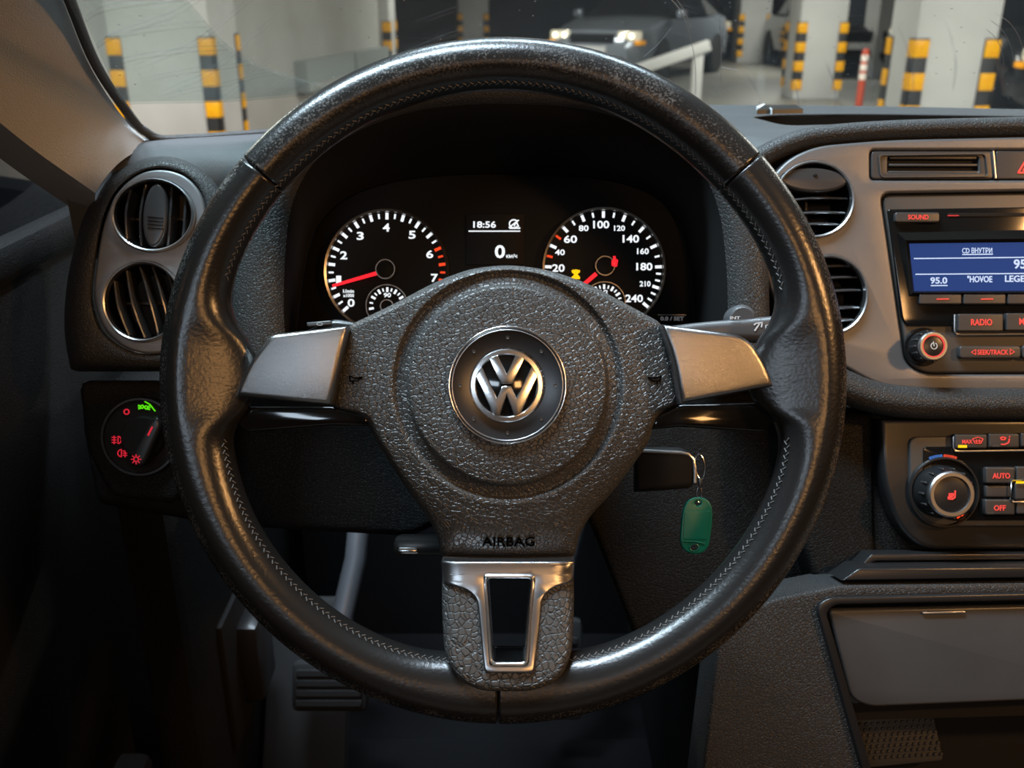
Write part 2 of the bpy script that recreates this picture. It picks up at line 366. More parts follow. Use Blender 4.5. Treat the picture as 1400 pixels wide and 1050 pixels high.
def tube(path, r, n=10, closed=False, flat=None):
    P3 = [Vector(p) for p in path]; k = len(P3); V = []; Fs = []; up = Vector((0, 0, 1)); prev = None
    for i, p in enumerate(P3):
        a = P3[i - 1] if (i > 0 or closed) else p; b = P3[(i + 1) % k] if (i < k - 1 or closed) else p
        t = (b - a).normalized(); s = prev - t * prev.dot(t) if prev else t.cross(up)
        if s.length < 1e-5: s = t.cross(Vector((0, 1, 0.3)))
        s.normalize(); prev = s; u = s.cross(t)
        rr = r[i] if isinstance(r, (list, tuple)) else r
        for j in range(n):
            g = 2 * math.pi * j / n; V.append(p + s * rr * math.cos(g) + u * rr * math.sin(g) * (flat or 1))
    for i in range(k if closed else k - 1):
        for j in range(n):
            Fs.append((i * n + j, i * n + (j + 1) % n, ((i + 1) % k) * n + (j + 1) % n, ((i + 1) % k) * n + j))
    if not closed:
        Fs.append(tuple(range(n - 1, -1, -1))); Fs.append(tuple((k - 1) * n + j for j in range(n)))
    return V, Fs
def loft(rows, closed=False):
    V = []; Fs = []; n = len(rows[0])
    for r in rows: V += [Vector(p) for p in r]
    for i in range(len(rows) - 1):
        for j in range(n if closed else n - 1):
            j2 = (j + 1) % n; Fs.append((i * n + j, i * n + j2, (i + 1) * n + j2, (i + 1) * n + j))
    return V, Fs
def solid(vf, off):
    """give an open sheet a thickness along the vector off"""
    v, f = vf; n = len(v); off = Vector(off); cnt = {}
    for q in f:
        for a, b in zip(q, q[1:] + q[:1]): cnt[(a, b)] = 1
    F2 = list(f) + [tuple(i + n for i in reversed(q)) for q in f]
    for (a, b) in cnt:
        if (b, a) not in cnt: F2.append((b, a, a + n, b + n))
    return list(v) + [Vector(p) + off for p in v], F2
def box(x0, x1, y0, y1, z0, z1, bev=0.0, seg=2, Mx=None):
    bm = bmesh.new(); bmesh.ops.create_cube(bm, size=1)
    for v in bm.verts: v.co = Vector(((x0 + x1) / 2 + v.co.x * (x1 - x0), (y0 + y1) / 2 + v.co.y * (y1 - y0), (z0 + z1) / 2 + v.co.z * (z1 - z0)))
    if bev: bmesh.ops.bevel(bm, geom=list(bm.edges), offset=bev, segments=seg, affect='EDGES', profile=0.5)
    bm.verts.ensure_lookup_table()
    v = [(Mx @ q.co if Mx else q.co.copy()) for q in bm.verts]; f = [tuple(a.index for a in q.verts) for q in bm.faces]; bm.free()
    return v, f
def pbox(x0, y0, x1, y1, zf, depth, bev=0.001, r=3, seg=2):
    return plate([rect(x0, y0, x1, y1, r)], zf, depth, bev, seg)
def sm(t): t = max(0, min(1, t)); return t * t * (3 - 2 * t)
def interp(tab, x):
    for (a, b), (c, d) in zip(tab[:-1], tab[1:]):
        if a <= x <= c: return b + (d - b) * sm((x - a) / (c - a)) if c > a else b
    return tab[0][1] if x < tab[0][0] else tab[-1][1]
def interp_s(tab, x):
    i = max(k for k in range(len(tab) - 1) if tab[k][0] <= x or k == 0); n = len(tab) - 1
    (xa, ya), (xb, yb) = tab[i], tab[i + 1]; xp, yp = tab[i - 1] if i > 0 else (tab[n - 1][0] - 360, tab[n - 1][1]); xn, yn = tab[i + 2] if i + 2 <= n else (tab[1][0] + 360, tab[1][1])
    h = xb - xa; t = (x - xa) / h; m0 = (yb - yp) / (xb - xp) * h; m1 = (yn - ya) / (xn - xa) * h
    return (2 * t ** 3 - 3 * t * t + 1) * ya + (t ** 3 - 2 * t * t + t) * m0 + (-2 * t ** 3 + 3 * t * t) * yb + (t ** 3 - t * t) * m1
def disp(vf, fun):
    return [Vector((p.x, p.y, p.z + fun(p.x, p.y))) for p in vf[0]], vf[1]

# ================================================================== THE GARAGE (world coordinates)
I4 = Matrix()
def struct(name, vf, m, label=None):
    v, f = vf; me = bpy.data.meshes.new(name); me.from_pydata([tuple(p) for p in v], [], f); me.materials.append(M[m])
    o = bpy.data.objects.new(name, me); COL.objects.link(o); o['kind'] = 'structure'
    ORG[o.name] = Vector((0, 0, 0))
    if label: o['label'] = label
    return o
struct('floor', box(-16, 18, -6, 36, -0.2, 0), 'concrete', 'grey concrete garage floor')
struct('ceiling', box(-16, 18, -6, 36, 2.75, 2.95), 'wall_grey', 'grey garage ceiling')
struct('wall_back', box(-16, 18, 34, 34.3, 0, 2.75), 'wall_dark', 'dark far wall of the garage')
# pale side wall running away between the first two columns on the driver's side
c_, s_ = math.cos(0), 0
WL0 = Vector((-2.45, 8.8)); WL1 = Vector((-1.80, 13.95))
def wallseg(a, b, t, h0, h1):
    d = (b - a).normalized(); n = Vector((-d.y, d.x)) * t
    q = [a, b, b + n, a + n]; V = [Vector((p.x, p.y, h0)) for p in q] + [Vector((p.x, p.y, h1)) for p in q]
    return V, [(3, 2, 1, 0), (4, 5, 6, 7)] + [(i, (i + 1) % 4, (i + 1) % 4 + 4, i + 4) for i in range(4)]
struct('wall_left', wallseg(WL0, WL1, 0.25, 0, 2.75), 'wall_grey', 'pale grey garage wall beyond the striped column')
struct('wall_far_left', wallseg(Vector((-9, 9.4)), Vector((-3.1, 8.75)), 0.25, 0, 2.75), 'paint_white')
struct('wall_far_right', wallseg(Vector((6.9, 25.5)), Vector((8.1, 25.5)), 0.3, 0, 2.75), 'paint_white', 'white wall stub deep in the garage')
struct('wall_right', wallseg(Vector((6.2, 17.2)), Vector((6.95, 17.6)), 0.3, 0, 2.75), 'paint_white')
struct('wall_side', box(17.7, 18, -6, 36, 0, 2.75), 'wall_dark')
struct('wall_side_left', box(-16, -15.7, -6, 36, 0, 2.75), 'wall_dark')

def column(label, x0, x1, y0, y1, corners, gh=0.98, gb=0.13):
    t = thing('concrete_column', label, 'column', ((x0 + x1) / 2, (y0 + y1) / 2, 0), 'striped garage columns', I4)
    part('shaft', box(x0, x1, y0, y1, 0, 2.75, 0.012), 'paint_white', t)
    for (cx, cy) in corners:
        sx = 1 if cx == x1 else -1; sy = 1 if cy == y1 else -1; w = 0.10; e = 0.014
        lx = sorted((cx + sx * e, cx - sx * w)); ly = sorted((cy + sy * e, cy - sy * w))
        fx = sorted((cy, cy + sy * e)); fy = sorted((cx, cx + sx * e))
        g = part('corner_guard', join(box(lx[0], lx[1], fx[0], fx[1], gb, gh, 0.003), box(fy[0], fy[1], ly[0], ly[1], gb, gh, 0.003)), 'guard_black', t)
        step = (gh - gb - 0.13) / 3
        for k in range(4):
            z1 = gh - 0.012 - k * step; z0 = z1 - 0.125; q = 0.005
            part('reflective_band', join(box(lx[0] + 0.006, lx[1] + (0.004 if sx > 0 else -0.0), fx[0] - (q if sy < 0 else -0.001), fx[1] + (q if sy > 0 else -0.001), z0, z1, 0.002),
                                         box(fy[0] - (q if sx < 0 else -0.001), fy[1] + (q if sx > 0 else -0.001), ly[0], ly[1] - 0.006, z0, z1, 0.002)), 'guard_yellow', g)
    return t
column('wide white column with striped guards nearest the driver-side windshield pillar', -3.20, -2.39, 8.0, 8.8, ((-3.20, 8.0), (-2.39, 8.0), (-2.39, 8.8)))
column('white column ending the pale wall, with striped corner guards', -2.45, -1.68, 13.9, 14.65, ((-1.68, 13.9), (-1.68, 14.65)))
column('distant white column standing alone before the dark back wall', -1.16, -0.52, 22, 22.7, ((-1.16, 22.0), (-0.52, 22.0)))
column('white column with striped guards nearest the passenger side of windshield', 3.06, 3.68, 7.65, 8.2, ((3.06, 7.65), (3.68, 7.65), (3.06, 8.2)))
column('white column with striped guards beside the red and white post', 3.80, 4.42, 13.4, 14.0, ((3.80, 13.4), (4.42, 13.4), (3.80, 14.0)))
column('distant white column with striped guards behind the dark parked car', 4.82, 5.47, 21.5, 22.1, ((4.82, 21.5), (5.47, 21.5)))

# bumper rail panels fixed along the pale wall
d_ = (WL1 - WL0).normalized()
for k, (a, b) in enumerate(((0.30, 0.64), (0.66, 0.97))):
    A = WL0.lerp(WL1, a); B = WL0.lerp(WL1, b)
    n = Vector((d_.y, -d_.x)) * 0.14
    V, Fs = wallseg(A + n, B + n, 0.14, 0.36, 0.66)
    t = thing('wall_bumper', 'grey-green bumper panel along the pale garage wall, ' + ('end away from' if k == 0 else 'end next to') + ' the wall-end column', 'bumper panel', (*((A + B) / 2), 0.36), 'wall bumper panels', I4)
    part('panel', (V, Fs), 'duct', t)
    part('lower_lip', wallseg(A + n * 1.15, B + n * 1.15, 0.16, 0.36, 0.43), 'wall_grey', t)

# delineator post
t = thing('delineator_post', 'slim red post with white bands beside a striped column', 'post', (4.22, 12.0, 0), None, I4)
part('base', lathe([(0.10, 0), (0.10, 0.02), (0.05, 0.045), (0.045, 0.05)], (4.22, 12, 0), 24), 'tyre', t)
part('tube', lathe([(0.043, 0.04), (0.041, 0.66), (0.035, 0.70), (0.0, 0.71)], (4.22, 12, 0), 20), 'post_red', t)
for k in range(3):
    part('white_band', lathe([(0.0445, 0.36 + 0.105 * k), (0.0445, 0.43 + 0.105 * k)], (4.22, 12, 0), 20), 'post_white', t)

# sloping parapet of a ramp
t = thing('ramp_parapet', 'pale sloping parapet rail of a ramp behind the wheel rim', 'parapet', (1.9, 12, 0), None, I4)
sl = math.atan2(0.30, 0.9)
MR = Matrix.Translation((1.95, 12, 0.62)) @ Matrix.Rotation(-sl, 4, 'Y')
part('rail', box(-0.75, 0.42, -0.08, 0.08, -0.06, 0.06, 0.01, 2, MR), 'paint_white', t)
for xx, hh in ((1.62, 0.47), (2.22, 0.66)):
    part('post', box(xx - 0.06, xx + 0.06, 11.94, 12.06, 0, hh, 0.008), 'paint_white', t)

# parked cars
def parked_car(label, loc, yaw, paint, lit):
    MC = Matrix.Translation(loc) @ Matrix.Rotation(yaw, 4, 'Z')
    t = thing('parked_car', label, 'car', (0, 0, 0), 'cars parked in the garage', MC)
    # x = along the car, nose at -x ; y = across ; side outline of the body
    def section(x):
        zb = 0.24
        zt = interp([(-2.2, 0.62), (-2.12, 0.80), (-1.2, 0.98), (-0.95, 1.0), (1.7, 1.0), (2.0, 1.02), (2.2, 0.9)], x)
        hw = interp([(-2.2, 0.62), (-2.0, 0.80), (-1.6, 0.87), (1.6, 0.87), (2.0, 0.82), (2.2, 0.72)], x)
        return [Vector((x, s * a * hw, zb + b * (zt - zb))) for s, a, b in
                ((-1, 0.0, 0), (-1, 0.86, 0), (-1, 0.97, 0.12), (-1, 1.0, 0.45), (-1, 0.98, 0.72), (-1, 0.92, 0.93), (-1, 0.80, 0.995), (-1, 0.0, 1.03),
                 (1, 0.80, 0.995), (1, 0.92, 0.93), (1, 0.98, 0.72), (1, 1.0, 0.45), (1, 0.97, 0.12), (1, 0.86, 0))]
    xs = [-2.2, -2.16, -2.08, -1.95] + [-1.8 + 0.2 * i for i in range(18)] + [1.9, 2.05, 2.15, 2.2]
    V, Fs = loft([section(x) for x in xs], True); n = 14
    Fs += [tuple(range(n)), tuple((len(xs) - 1) * n + i for i in range(n))]
    body = part('body', (V, Fs), paint, t)
    rows = []
    for x, hw, z in ((-0.95, 0.76, 0.98), (-0.15, 0.60, 1.43), (0.3, 0.60, 1.47), (0.9, 0.58, 1.45), (1.9, 0.66, 1.0)):
        rows.append([Vector((x, -hw, z if z < 1.1 else z - 0.06)), Vector((x, -hw * 0.85, z)), Vector((x, 0, z + 0.02)), Vector((x, hw * 0.85, z)), Vector((x, hw, z if z < 1.1 else z - 0.06))])
    part('roof', loft(rows[1:4]), paint, t)
    part('front_window', loft(rows[0:2]), 'car_glass', t); part('rear_window', loft(rows[3:5]), 'car_glass', t)
    for s in (0, 4):
        sg = -1 if s == 0 else 1
        part('side_glass', ([r[s] for r in rows] + [Vector((0.3, sg * 0.80, 0.99)), Vector((0.9, sg * 0.80, 0.99))], [(0, 1, 2, 5), (2, 3, 6, 5), (3, 4, 6)]), 'car_glass', t, False)
    for wx in (-1.35, 1.30):
        for s in (-1, 1):
            ax = Matrix.Rotation(rad(90) * -s, 3, 'X'); c = (wx, s * 0.70, 0.32)
            wv = part('wheel', lathe([(0.20, 0), (0.31, 0), (0.325, 0.03), (0.325, 0.16), (0.30, 0.19), (0.21, 0.19)], c, 28, axis=ax), 'tyre', t)
            part('hubcap', lathe([(0.21, 0.18), (0.19, 0.17), (0.08, 0.185), (0.0, 0.19)], c, 20, axis=ax), 'satin_chrome', wv)
            part('wheel_arch', lathe([(0.36, 0.0), (0.36, 0.172)], c, 28, axis=ax), 'matte_black', t)
    for s in (-1, 1):
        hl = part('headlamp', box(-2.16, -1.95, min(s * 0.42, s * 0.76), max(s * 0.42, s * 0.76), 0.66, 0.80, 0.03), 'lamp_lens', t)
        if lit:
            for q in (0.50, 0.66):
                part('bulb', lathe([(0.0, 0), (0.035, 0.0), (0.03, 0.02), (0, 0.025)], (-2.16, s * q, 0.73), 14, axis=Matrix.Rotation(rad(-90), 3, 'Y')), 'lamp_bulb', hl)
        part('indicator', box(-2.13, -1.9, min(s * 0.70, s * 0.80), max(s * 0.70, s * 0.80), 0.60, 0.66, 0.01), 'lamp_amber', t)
        part('mirror', box(-0.85, -0.70, min(s * 0.86, s * 1.02), max(s * 0.86, s * 1.02), 0.98, 1.10, 0.03), paint, t)
    part('grille', box(-2.225, -2.1, -0.38, 0.38, 0.62, 0.76, 0.02), 'matte_black', t)
    part('bumper_intake', box(-2.23, -2.1, -0.55, 0.55, 0.30, 0.42, 0.02), 'matte_black', t)
    part('license_plate', box(-2.24, -2.2, -0.26, 0.26, 0.46, 0.57, 0.005), 'plate_white', t)
    return t
parked_car('silver parked car with its headlamps glinting behind the wheel rim', (2.35, 17.8, 0), rad(60), 'car_silver', True)
parked_car('black parked car behind the ramp parapet', (4.1, 25.0, 0), rad(92), 'car_dark', False)
parked_car('dark parked car beyond the column nearest the passenger side', (6.2, 12.2, 0), rad(84), 'car_dark', False)
parked_car('dark parked car seen between the red-white post and near striped column', (6.1, 19.5, 0), rad(88), 'car_dark', False)

# ceiling luminaires
for k, (lx, ly) in enumerate(((-3.2, 5.0), (0.6, 8.5), (3.6, 4.8), (-0.2, 14.5), (3.6, 11), (5.2, 18.5))):
    t = thing('ceiling_luminaire', 'white tube luminaire under the garage ceiling, ' + ('before the wide column by the driver side', 'over the open aisle ahead of the dashboard', 'before the column nearest the passenger side', 'over the column ending the pale wall', 'over the ramp parapet', 'before the farthest passenger-side column')[k], 'lamp', (lx, ly, 2.75), 'garage ceiling luminaires', I4)
    part('housing', box(lx - 0.8, lx + 0.8, ly - 0.1, ly + 0.1, 2.66, 2.75, 0.01), 'fixture', t)
    part('tube', box(lx - 0.75, lx + 0.75, ly - 0.06, ly + 0.06, 2.61, 2.66, 0.02), 'tube_glow', t)

# ================================================================== THE COCKPIT SHELL (cockpit frame)
HD = ZC - 0.10     # level of the dashboard top above the garage floor
base = [W(219, 191, HD), W(240, 188, HD), W(300, 186, HD), W(360, 182, HD), W(520, 163, HD), W(700, 150, HD), W(860, 146, HD), W(1000, 145, HD), W(1150, 146, HD), W(1320, 149, HD), W(1500, 154, HD), W(1750, 166, HD), W(1960, 184, HD)]
base = spline(base, 5)
BW = [MF @ p for p in base]     # in world
# ---- windshield
t = thing('windshield', 'dusty scratched windshield glass above the dashboard', 'windshield', tuple(base[28]))
E = spline([(20, -190), (92, -8), (131, 88), (181, 163), (200, 181), (218, 190), (250, 190), (300, 187), (380, 181)], 8)
EZ = spline([(0.16, 0, 0), (-0.02, 0, 0), (-0.105, 0, 0), (-0.185, 0, 0), (-0.205, 0, 0), (-0.215, 0, 0), (-0.228, 0, 0), (-0.24, 0, 0), (-0.26, 0, 0)], 8)
path = [P(e.x, e.y, z.x) for e, z in zip(E, EZ)]
EW = sorted([MF @ p for p in path[:44]], key=lambda p: p.z)
rows = []
for k in range(9):
    s = k / 8; row = []; h = HD - 0.004 + s * 0.27
    le = next((a.lerp(b, (h - a.z) / (b.z - a.z)) for a, b in zip(EW[:-1], EW[1:]) if a.z <= h <= b.z), EW[-1])
    for i, p in enumerate(BW):
        u = i / (len(BW) - 1)
        q = Vector((p.x * (1 - 0.06 * s), p.y - s * 0.42 - 0.02 * math.sin(math.pi * s), h))
        ref = BW[0]; q0 = Vector((ref.x * (1 - 0.06 * s), ref.y - s * 0.42 - 0.02 * math.sin(math.pi * s), h))
        q += (le - q0) * (1 - sm(u * 2.2)); row.append(MFI @ q)
    rows.append(row)
pane = loft(rows)
part('glass_pane', solid(pane, (0, 0.003, -0.003)), 'glass', t)
# wiper scratches on the inner face of the pane
from mathutils.bvhtree import BVHTree
bv = BVHTree.FromPolygons([tuple(p) for p in pane[0]], pane[1]); eye = Vector((0, 0, D)); SCR = []
for ln, wdt in ((((914, -4), (928, 12), (938, 32), (945, 58), (950, 84), (951, 112), (951, 130)), 0.00030), (((922, -4), (936, 16), (944, 38)), 0.00022), (((982, 22), (985, 46), (986, 80), (984, 118)), 0.00022),
                (((1354, 28), (1370, 42), (1381, 62), (1386, 86)), 0.00020), (((1348, 40), (1362, 54), (1370, 74), (1372, 88)), 0.00020), (((1360, 18), (1380, 32), (1394, 54), (1401, 84)), 0.00018), (((880, 78), (900, 60), (918, 38)), 0.00014), (((986, 92), (1010, 97)), 0.00025)):
    pts = []
    for q in spline(ln, 6):
        hit = bv.ray_cast(eye, (P(q.x, q.y, -0.2) - eye).normalized())
        if hit[0] is not None: pts.append(hit[0] + Vector((0, 0, 0.0006)))
    if len(pts) > 2: SCR.append(tube(pts, wdt, 5))
part('scratches', join(*SCR), 'scratch', t, kind='stuff', label='fine curved wiper scratches')
# black border seal along the pillar and the lower edge
part('seal', tube(path, 0.0032, 10), 'seal', t)
segs = []
acc = 0
for a, b in zip(path[:-1], path[1:]):
    n = max(1, int((b - a).length / 0.0013))
    for i in range(n): segs.append((a.lerp(b, i / n), (b - a).normalized()))
V = []; Fs = []
for p, tt in segs:
    s = tt.cross(Vector((0, 0, 1))).normalized(); u = s.cross(tt)
    n0 = len(V); ring = [p + (s * math.cos(g) + u * math.sin(g)) * 0.0037 for g in [i * math.pi / 4 for i in range(8)]]
    V += [q - tt * 0.0003 for q in ring] + [q + tt * 0.0003 for q in ring]
    Fs += [(n0 + i, n0 + (i + 1) % 8, n0 + 8 + (i + 1) % 8, n0 + 8 + i) for i in range(8)]
part('seal_ribs', (V, Fs), 'seal', t, kind='stuff')

# ---- windshield pillar
t = thing('windshield_pillar', 'beige-grey plastic windshield pillar trim beside the driver', 'pillar trim', tuple(P(110, 250, -0.2)))
Er = spline([(8, -190), (84, -4), (124, 92), (175, 169), (215, 203)], 8)
Lr = spline([(-330, -40), (-150, 70), (-60, 142), (30, 212), (125, 278)], 8)
Ez = [0.15, -0.03, -0.11, -0.19, -0.225]; Lz = [0.19, 0.06, -0.02, -0.09, -0.15]
EzS = spline([(a, 0, 0) for a in Ez], 8); LzS = spline([(a, 0, 0) for a in Lz], 8)
rows = []
for e, l, ez, lz in zip(Er, Lr, EzS, LzS):
    A = P(e.x, e.y, ez.x); B = P(l.x, l.y, lz.x); row = []
    for k in range(13):
        u = k / 12; q = A.lerp(B, u); bul = 0.020 * math.sin(math.pi * min(1, u * 1.15) ** 0.8) if u < 0.87 else 0
        bul = 0.022 * (math.sin(math.pi * u) ** 0.7 if 0 < u < 1 else 0)
        q = q + Vector((0.25, 0.25, 1)).normalized() * bul
        if k == 12: q = q + Vector((-0.02, -0.0, -0.05))
        row.append(q)
    rows.append(row)
part('pillar_cover', solid(loft(rows), (-0.01, 0, -0.012)), 'pillar', t, ang=60)

# ---- dashboard
t = dash = thing('dashboard', 'dark grey grained dashboard with hood over the instruments', 'dashboard', tuple(P(700, 300, -0.25)))
XS = [p.x for p in BW]
def yfar(x):
    for a, b in zip(BW[:-1], BW[1:]):
        if a.x <= x <= b.x: return a.y + (b.y - a.y) * (x - a.x) / (b.x - a.x)
    return BW[0].y if x < BW[0].x else BW[-1].y
tA = MF @ W(1036, 158, HD); tB = MF @ W(1330, 158, HD); yN = (MF @ W(1150, 167.5, HD)).y; yB = (MF @ W(1150, 155.5, HD)).y
x0, x1 = -0.325, BW[-1].x
def ynear(x): return 0.722 + 0.10 * sm((x + 0.190) / 0.03) - 0.065 * sm((x - 0.160) / 0.03)
xs = [x0 + (x1 - x0) * i / 110 for i in range(111)]
padl = [(x, ynear(x)) for x in xs] + [(x, yfar(x) + 0.012) for x in reversed(xs)]
def wxy(px, py): p = MF @ W(px, py, HD); return (p.x, p.y)
trl = rnd([wxy(1027, 159.5), wxy(1060, 156), wxy(1180, 154.5), wxy(1320, 157), wxy(1520, 160), wxy(1520, 167), wxy(1250, 167.5), wxy(1130, 170), wxy(1075, 172)], [0.01, 0.03, 0.05, 0.05, 0.01, 0.01, 0.05, 0.03, 0.02], 5)
V, Fs = plate([padl, trl], HD, 0.005, 0.0012, 2, px=False)
part('top_pad', ([MFI @ p for p in V], Fs), 'dash_fine', dash)
part('front_apron', loft([[MFI @ Vector((x, ynear(x) + dy, HD + dz)) for x in xs] for dy, dz in ((0.035, 0.0002), (0.014, 0.0008), (0.0, 0.0002), (-0.012, -0.003), (-0.022, -0.010), (-0.028, -0.022), (-0.026, -0.08))]), 'dash_fine', dash, ang=70)
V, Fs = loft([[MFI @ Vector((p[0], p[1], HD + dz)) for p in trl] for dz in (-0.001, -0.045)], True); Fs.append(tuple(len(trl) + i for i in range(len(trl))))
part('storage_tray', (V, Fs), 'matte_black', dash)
# rolled lip above the centre fascia
lip = spline([(985, 262), (1012, 236), (1044, 213), (1085, 195), (1125, 187), (1200, 181), (1300, 177.5), (1400, 175.5), (1500, 174)], 6)
part('rolled_lip', tube([P(p.x, p.y, -0.185) for p in lip], 0.0078, 20, flat=1.6), 'dash', dash)
# hood over the instruments
outer = spline([(318, 500), (318, 420), (322, 340), (332, 265), (352, 214), (405, 176), (480, 133), (580, 103), (690, 93), (800, 103), (900, 133), (985, 180), (1030, 222), (1046, 290), (1050, 350), (1052, 420), (1054, 500)], 6)
inner = spline([(392, 500), (388, 420), (390, 350), (398, 285), (420, 235), (455, 200), (515, 168), (590, 148), (690, 142), (790, 148), (865, 168), (925, 200), (960, 235), (982, 285), (992, 350), (995, 420), (992, 500)], 6)
face = spline([(402, 500), (408, 432), (416, 370), (428, 322), (448, 292), (479, 268), (530, 250), (600, 240), (690, 237), (780, 240), (850, 250), (895, 268), (920, 295), (936, 335), (945, 385), (948, 432), (952, 500)], 6)
rows = []
def crow(c, z): return [P(p.x, p.y, z) for p in c]
def mix(c1, c2, u): return [a.lerp(b, u) for a, b in zip(c1, c2)]
back = [Vector((p.x, p.y + 0.01, -0.32)) for p in crow(outer, -0.14)]
rows = [back, [p + Vector((0, 0, -0.02)) for p in crow(outer, -0.165)], crow(outer, -0.155)]
for k in range(1, 9):
    u = k / 8; rows.append(crow(mix(outer, inner, u), -0.155 + 0.008 * math.sin(math.pi * u) ** 0.6 - 0.004 * u))
part('instrument_hood', loft(rows), 'dash', dash, ang=50)
rows = [crow(inner, -0.159), crow(mix(inner, face, 0.25), -0.170), crow(mix(inner, face, 0.6), -0.20), crow(face, -0.236)]
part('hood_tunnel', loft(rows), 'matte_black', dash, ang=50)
# pod round the driver's vents
pod = spline([(97, 508), (88, 455), (90, 400), (100, 345), (117, 290), (145, 245), (185, 220), (225, 213), (262, 222), (295, 248), (318, 290), (330, 350), (335, 430), (335, 508)], 5)
pod = [(p.x, p.y) for p in pod]
v1 = ell(209.5, 294, 54.5, 48.5, 48, 0); v2 = ell(195, 412, 52.5, 53.5, 48)
w1 = ell(1113, 272.5, 53, 51); w2 = ell(1134, 403, 50.5, 53)
pan = spline([(128, 410), (130, 370), (140, 310), (158, 265), (188, 238), (220, 231), (252, 240), (273, 262), (281, 290), (279, 330), (272, 370), (268, 410), (258, 450), (238, 476), (205, 484), (170, 475), (142, 450)], 5, True)
pan = [(p.x, p.y) for p in pan]
def polar(loop, n=120, cx=205, cy=355):
    out = []
    for i in range(n):
        a = 2 * math.pi * i / n; dx, dy = math.cos(a), math.sin(a); best = 0
        for p, q in zip(loop, loop[1:] + loop[:1]):
            ax, ay, bx, by = p[0] - cx, p[1] - cy, q[0] - cx, q[1] - cy; den = dx * (by - ay) - dy * (bx - ax)
            if abs(den) < 1e-9: continue
            tt = (ax * (by - ay) - ay * (bx - ax)) / den; u = (ax * dy - ay * dx) / den
            if tt > 0 and -1e-6 <= u <= 1 + 1e-6: best = max(best, tt)
        out.append(Vector((cx + best * dx, cy + best * dy)))
    return out
po = polar(rnd(pod, 4, 2)); pi_ = polar(pan)
rows = [[P(*(a.lerp(b, 0.0)), -0.26) for a, b in zip(po, pi_)], [P(*(a.lerp(b, 0.0)), -0.186) for a, b in zip(po, pi_)]]
for u, z in ((0.04, -0.177), (0.12, -0.168), (0.25, -0.1605), (0.42, -0.157), (0.60, -0.1555), (0.76, -0.1548), (0.88, -0.1555), (0.95, -0.158), (0.985, -0.162), (1.0, -0.172)):
    rows.append([P(*(a.lerp(b, u)), z) for a, b in zip(po, pi_)])
part('vent_pod', loft(rows, True), 'dash', dash, ang=60)
# knee panel below, left
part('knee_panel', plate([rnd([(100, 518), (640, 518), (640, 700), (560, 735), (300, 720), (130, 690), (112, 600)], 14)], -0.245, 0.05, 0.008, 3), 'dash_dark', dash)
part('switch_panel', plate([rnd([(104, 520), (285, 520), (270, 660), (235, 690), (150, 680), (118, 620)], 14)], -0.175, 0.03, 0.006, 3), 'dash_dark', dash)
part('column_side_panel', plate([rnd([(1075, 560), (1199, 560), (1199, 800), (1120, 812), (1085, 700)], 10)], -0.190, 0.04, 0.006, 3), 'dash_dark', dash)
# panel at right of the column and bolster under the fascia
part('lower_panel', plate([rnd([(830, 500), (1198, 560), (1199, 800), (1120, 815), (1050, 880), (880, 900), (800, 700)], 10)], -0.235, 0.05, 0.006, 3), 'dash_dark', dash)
bol = spline([(1050, 470), (1095, 500), (1140, 522), (1185, 540), (1240, 549), (1330, 551), (1500, 552)], 6)
part('bolster', tube([P(p.x, p.y, -0.178) for p in bol], [0.009 + 0.003 * sm(i / 12) for i in range(len(bol))], 20, flat=1.3), 'dash', dash)
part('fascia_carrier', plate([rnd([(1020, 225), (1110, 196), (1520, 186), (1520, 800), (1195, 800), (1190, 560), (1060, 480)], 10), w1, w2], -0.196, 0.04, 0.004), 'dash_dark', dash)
part('shelf_lip', join(plate([rnd([(1143, 791), (1176, 777), (1540, 774), (1540, 788), (1150, 794)], [2, 3, 0, 0, 2])], -0.150, 0.03, 0.0015), plate([rnd([(1172, 778), (1192, 758), (1540, 757), (1540, 764), (1198, 767)], [2, 2, 0, 0, 2])], -0.17, 0.02, 0.0008)), 'satin_black', dash)
sens = [W(1035, 150, HD + 0.004), W(1098, 149, HD + 0.004), W(1088, 143, HD + 0.006), W(1045, 143, HD + 0.006)]
part('light_sensor', solid((sens, [(0, 1, 2, 3)]), (0, -0.012, -0.002)), 'satin_black', dash, False)
part('sensor_cap', solid(([W(1034, 146, HD + 0.003), W(1050, 150, HD + 0.003), W(1056, 149, HD + 0.005), W(1044, 141.5, HD + 0.005)], [(0, 1, 2, 3)]), (0, -0.008, -0.002)), 'icon_grey', dash, False)

# passenger side of the dashboard, beyond the fascia
part('passenger_panel', plate([rnd([(1566, 186), (1900, 190), (1960, 240), (1960, 560), (1900, 590), (1566, 560)], [4, 20, 40, 30, 20, 4], 5)], -0.180, 0.06, 0.010, 4), 'dash', dash)
part('glovebox_lid', plate([rnd([(1545, 572), (1930, 580), (1900, 820), (1545, 800)], [4, 20, 30, 4], 5)], -0.200, 0.06, 0.008, 4), 'dash_dark', dash)
